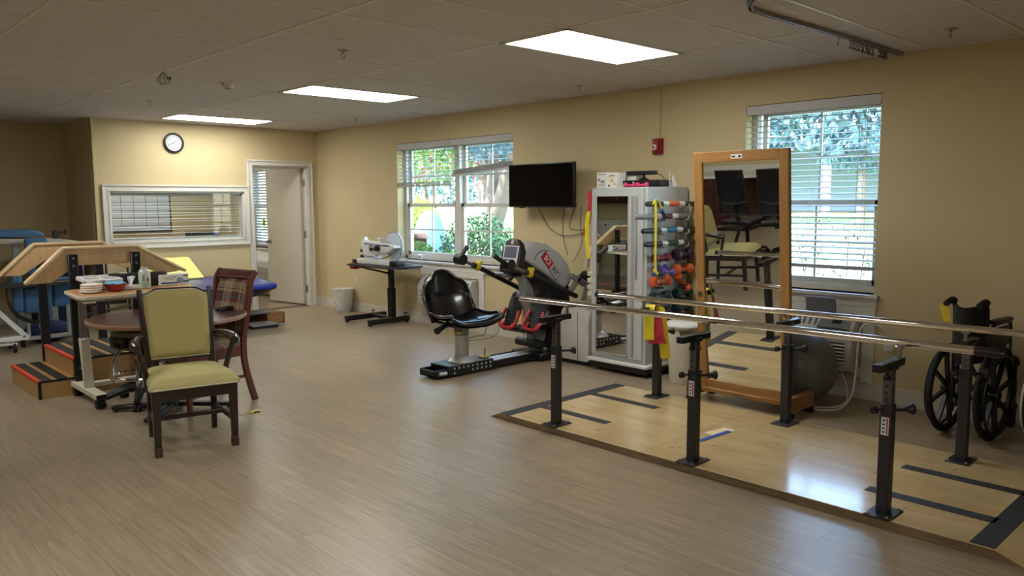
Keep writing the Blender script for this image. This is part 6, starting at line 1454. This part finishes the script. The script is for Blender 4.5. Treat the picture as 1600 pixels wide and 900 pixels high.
b = B(); b.bb(-7.6, -7.15, 5.75, 6.15, .83, 1.15, .01, 2); mk('body', b, M_LGREY, t)
b = B(); b.box((-7.148, 5.95, 1.05), (.004, .03, .04), bev=.001); mk('badge', b, M_BLK, t)
b = B(); b.bb(-7.55, -7.2, 5.1, 5.4, .831, .90, .004); one('paper_stack', b, M_WHITE, 'stack of white paper on the cream bench', 'paper')

# =====================================================================
# OUTSIDE
# =====================================================================
GZ = -.15
def ground(name, x0, x1, y0, y1, z, m): b = B(); b.bb(x0, x1, y0, y1, z-.1, z, 0); return struct(name, b, m)
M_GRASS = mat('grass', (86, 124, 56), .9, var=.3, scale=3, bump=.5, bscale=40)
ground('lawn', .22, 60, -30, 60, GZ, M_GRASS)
ground('road', 7.5, 14, -30, 60, GZ+.012, mat('pale_asphalt', (214, 214, 214), .9, var=.04))
ground('garden_path', 3.4, 4.4, -30, 60, GZ+.01, mat('concrete_path', (206, 204, 198), .9, var=.04))
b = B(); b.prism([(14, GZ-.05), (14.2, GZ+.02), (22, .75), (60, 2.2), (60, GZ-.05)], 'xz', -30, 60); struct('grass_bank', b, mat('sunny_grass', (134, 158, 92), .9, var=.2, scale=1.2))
b = B(); b.bb(-8.2, .35, -7, 10.2, CH+.14, CH+.5, 0); o = struct('roof', b, M_POST)
LEAFM = {}
def leafmat(name, col):
    if name in LEAFM: return LEAFM[name]
    m = mat(name, col, .6, var=.35, scale=1.5, spec=.3); b_ = m.node_tree.nodes['Principled BSDF']; LEAFM[name] = m; return m
def leaves(blobs, n, size, seed):
    rnd = random.Random(seed); vs = []; fs = []
    tot = sum(bl[3]*bl[4]*bl[5] for bl in blobs)
    for (x, y, z, rx, ry, rz_) in blobs:
        for i in range(int(n*rx*ry*rz_/tot)):
            while True:
                p = Vector((rnd.uniform(-1, 1), rnd.uniform(-1, 1), rnd.uniform(-1, 1)))
                if .35 < p.length < 1: break
            c = Vector((x+p.x*rx, y+p.y*ry, z+p.z*rz_))
            q = Euler((rnd.uniform(0, 6.28), rnd.uniform(0, 6.28), rnd.uniform(0, 6.28))).to_matrix(); s = size*rnd.uniform(.6, 1.3); k = len(vs)
            for v in ((-.5, 0, 0), (0, -.28, .06), (.6, 0, 0), (0, .28, .06)): vs.append(c+q @ (Vector(v)*s))
            fs.append((k, k+1, k+2, k+3))
    me = D.meshes.new('leaves'); me.from_pydata(vs, [], fs); return me
def plant(name, label, cat, blobs, n, size, m, seed, trunk=None, tr=.1, group=None, trm=None, extra=None):
    bx = blobs[0]; t = thing(name, label, cat, (bx[0], bx[1], GZ), group=group)
    me = leaves(blobs, n, size, seed); me.transform(Matrix.Translation(-ROOT[t.name])); me.materials.append(m)
    o = D.objects.new('foliage', me); COL.objects.link(o); o.parent = t
    if trunk:
        b = B()
        for pth in trunk: b.tube(pth, [tr, tr*.8, tr*.5], 10, 5)
        mk('trunk', b, trm or mat('bark', (112, 98, 86), .9, var=.2, bump=.6, bscale=20), t)
    if extra:
        me = leaves(extra[0], extra[1], extra[2], seed+50); me.transform(Matrix.Translation(-ROOT[t.name])); me.materials.append(extra[3]); o = D.objects.new('blossom', me); COL.objects.link(o); o.parent = t
    return t
GA = leafmat('leaf_mid', (96, 132, 62)); GB = leafmat('leaf_yellow', (150, 176, 70)); GC = leafmat('leaf_dark', (58, 92, 62)); GD = leafmat('leaf_blue_cast', (72, 104, 114)); PK = leafmat('blossom_pink', (226, 96, 120))  # GD: blue daylight cast painted into the leaf colour
# seen through the double window (direction +x +y)
plant('crape_myrtle', 'leafy tree with pink blossom behind the double window', 'tree', [(5.6, 11.2, 3.0, 1.5, 1.6, 1.1), (4.6, 9.8, 2.7, 1.0, 1.2, .8)], 4200, .13, GA, 1, [[(5.3, 10.8, GZ), (5.4, 10.9, 1.0), (5.6, 11.4, 2.4)], [(5.3, 10.8, .3), (5.1, 10.3, 1.4), (4.7, 9.9, 2.5)]], .07, extra=([(5.0, 10.6, 2.3, .9, 1.1, .35), (5.5, 9.2, 2.2, .5, .5, .4)], 260, .12, PK))
plant('shade_tree', 'large grey trunked tree filling the right sash of the double window', 'tree', [(4.4, 7.6, 3.3, 1.4, 1.5, 1.0), (5.6, 8.4, 3.2, 1.2, 1.4, 1.0)], 4200, .14, GD, 2, [[(4.9, 8.15, GZ), (4.85, 8.1, 1.2), (4.7, 7.8, 3.0)], [(4.85, 8.1, .8), (5.1, 8.6, 1.8), (5.4, 9.0, 2.8)], [(4.85, 8.05, 1.0), (4.8, 7.6, 1.9), (4.6, 7.0, 2.9)]], .19)
plant('clipped_hedge', 'bright yellow-green hedge outside the left sash', 'hedge', [(2.95, 8.05, .75, .5, .6, .85), (3.4, 8.9, .8, .6, .7, .9)], 6500, .075, GB, 3)
plant('low_hedge', 'low green hedge just outside the double window', 'hedge', [(1.4, 6.2, .46, .45, .9, .46), (1.3, 4.9, .42, .45, .9, .40), (1.9, 7.0, .46, .5, .8, .44)], 9000, .06, GA, 4)
plant('dark_shrub', 'loose dark shrub outside the right sash of the double window', 'shrub', [(2.3, 5.6, .75, .6, .7, .6), (2.1, 4.7, .6, .5, .5, .5), (2.5, 6.3, .6, .4, .4, .45)], 6000, .06, GC, 5)
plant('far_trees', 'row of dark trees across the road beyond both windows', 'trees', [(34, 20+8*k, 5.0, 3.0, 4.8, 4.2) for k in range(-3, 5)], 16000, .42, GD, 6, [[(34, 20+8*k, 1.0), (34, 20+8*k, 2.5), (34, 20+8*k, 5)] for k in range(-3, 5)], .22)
t = thing('covered_planter', 'blue covered garden furniture standing by the hedge outside', 'cover', (2.6, 7.4, GZ))
b = B(); b.lathe([(.34, 0), (.36, .5), (.30, 1.1), (.18, 1.42), (.03, 1.52)], (2.75, 7.45, GZ), 14); mk('cover', b, mat('cover_blue', (92, 140, 190), .5, bump=.5, bscale=6), t)
t = thing('bird_house', 'brown wooden birdhouse outside the left sash', 'birdhouse', (1.9, 6.6, .7))
b = B(); b.bb(1.82, 1.98, 6.52, 6.68, .74, .92, .004); mk('box', b, mat('bird_wood', (104, 64, 48), .8), t)
b = B(); b.prism([(6.48, .92), (6.60, 1.0), (6.72, .92)], 'yz', 1.79, 2.01); mk('roof', b, mat('bird_roof', (92, 66, 50), .8), t)
b = B(); b.cyl((1.9, 6.6, GZ), (1.9, 6.6, .75), .02, n=8); mk('pole', b, M_POST, t)
# seen through the right window
plant('leafy_tree', 'tree with yellow-green leaves at the left of the right window view', 'tree', [(4.2, 2.9, 3.2, 1.0, .9, .9), (4.6, 3.6, 2.6, .8, .9, .8), (5.2, 3.4, 2.2, .6, .7, .6)], 1900, .12, GB, 7, [[(4.9, 4.1, GZ), (4.9, 4.0, 1.4), (4.6, 3.4, 2.8)]], .07, extra=([(5.4, 3.2, 1.85, .35, .35, .12)], 120, .1, PK))
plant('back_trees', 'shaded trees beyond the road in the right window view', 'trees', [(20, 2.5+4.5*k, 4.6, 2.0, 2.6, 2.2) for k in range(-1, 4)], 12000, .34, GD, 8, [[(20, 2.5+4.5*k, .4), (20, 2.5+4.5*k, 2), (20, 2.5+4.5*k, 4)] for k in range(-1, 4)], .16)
plant('twiggy_shrub', 'thin twiggy shrub at the lower right of the right window', 'shrub', [(2.2, -.25, .85, .5, .4, .5)], 170, .04, GC, 9, [[(2.2, -.2, GZ), (2.2+.3*math.sin(k*2.1), -.25+.35*math.cos(k*1.7), .6), (2.2+.5*math.sin(k*2.1), -.25+.5*math.cos(k*1.7), 1.3)] for k in range(9)], .008)
t = thing('porch_building', 'low grey building with a white columned porch beyond the road', 'building', (27, 9, .8))
b = B(); b.bb(28, 30, 3, 19, .7, 3.6, .01); mk('wall', b, mat('blue_grey_siding', (120, 138, 158), .9), t)
b = B(); b.prism([(25.6, 3.6), (29.0, 5.2), (33, 3.6)], 'xz', 2.6, 19.4); mk('roof', b, mat('roof_grey', (110, 116, 128), .9), t)
for k in range(7):
    b = B(); b.bb(26, 26.25, 3.4+k*2.5, 3.65+k*2.5, .6, 3.6, .01); mk('porch_column', b, M_TRIM, t)
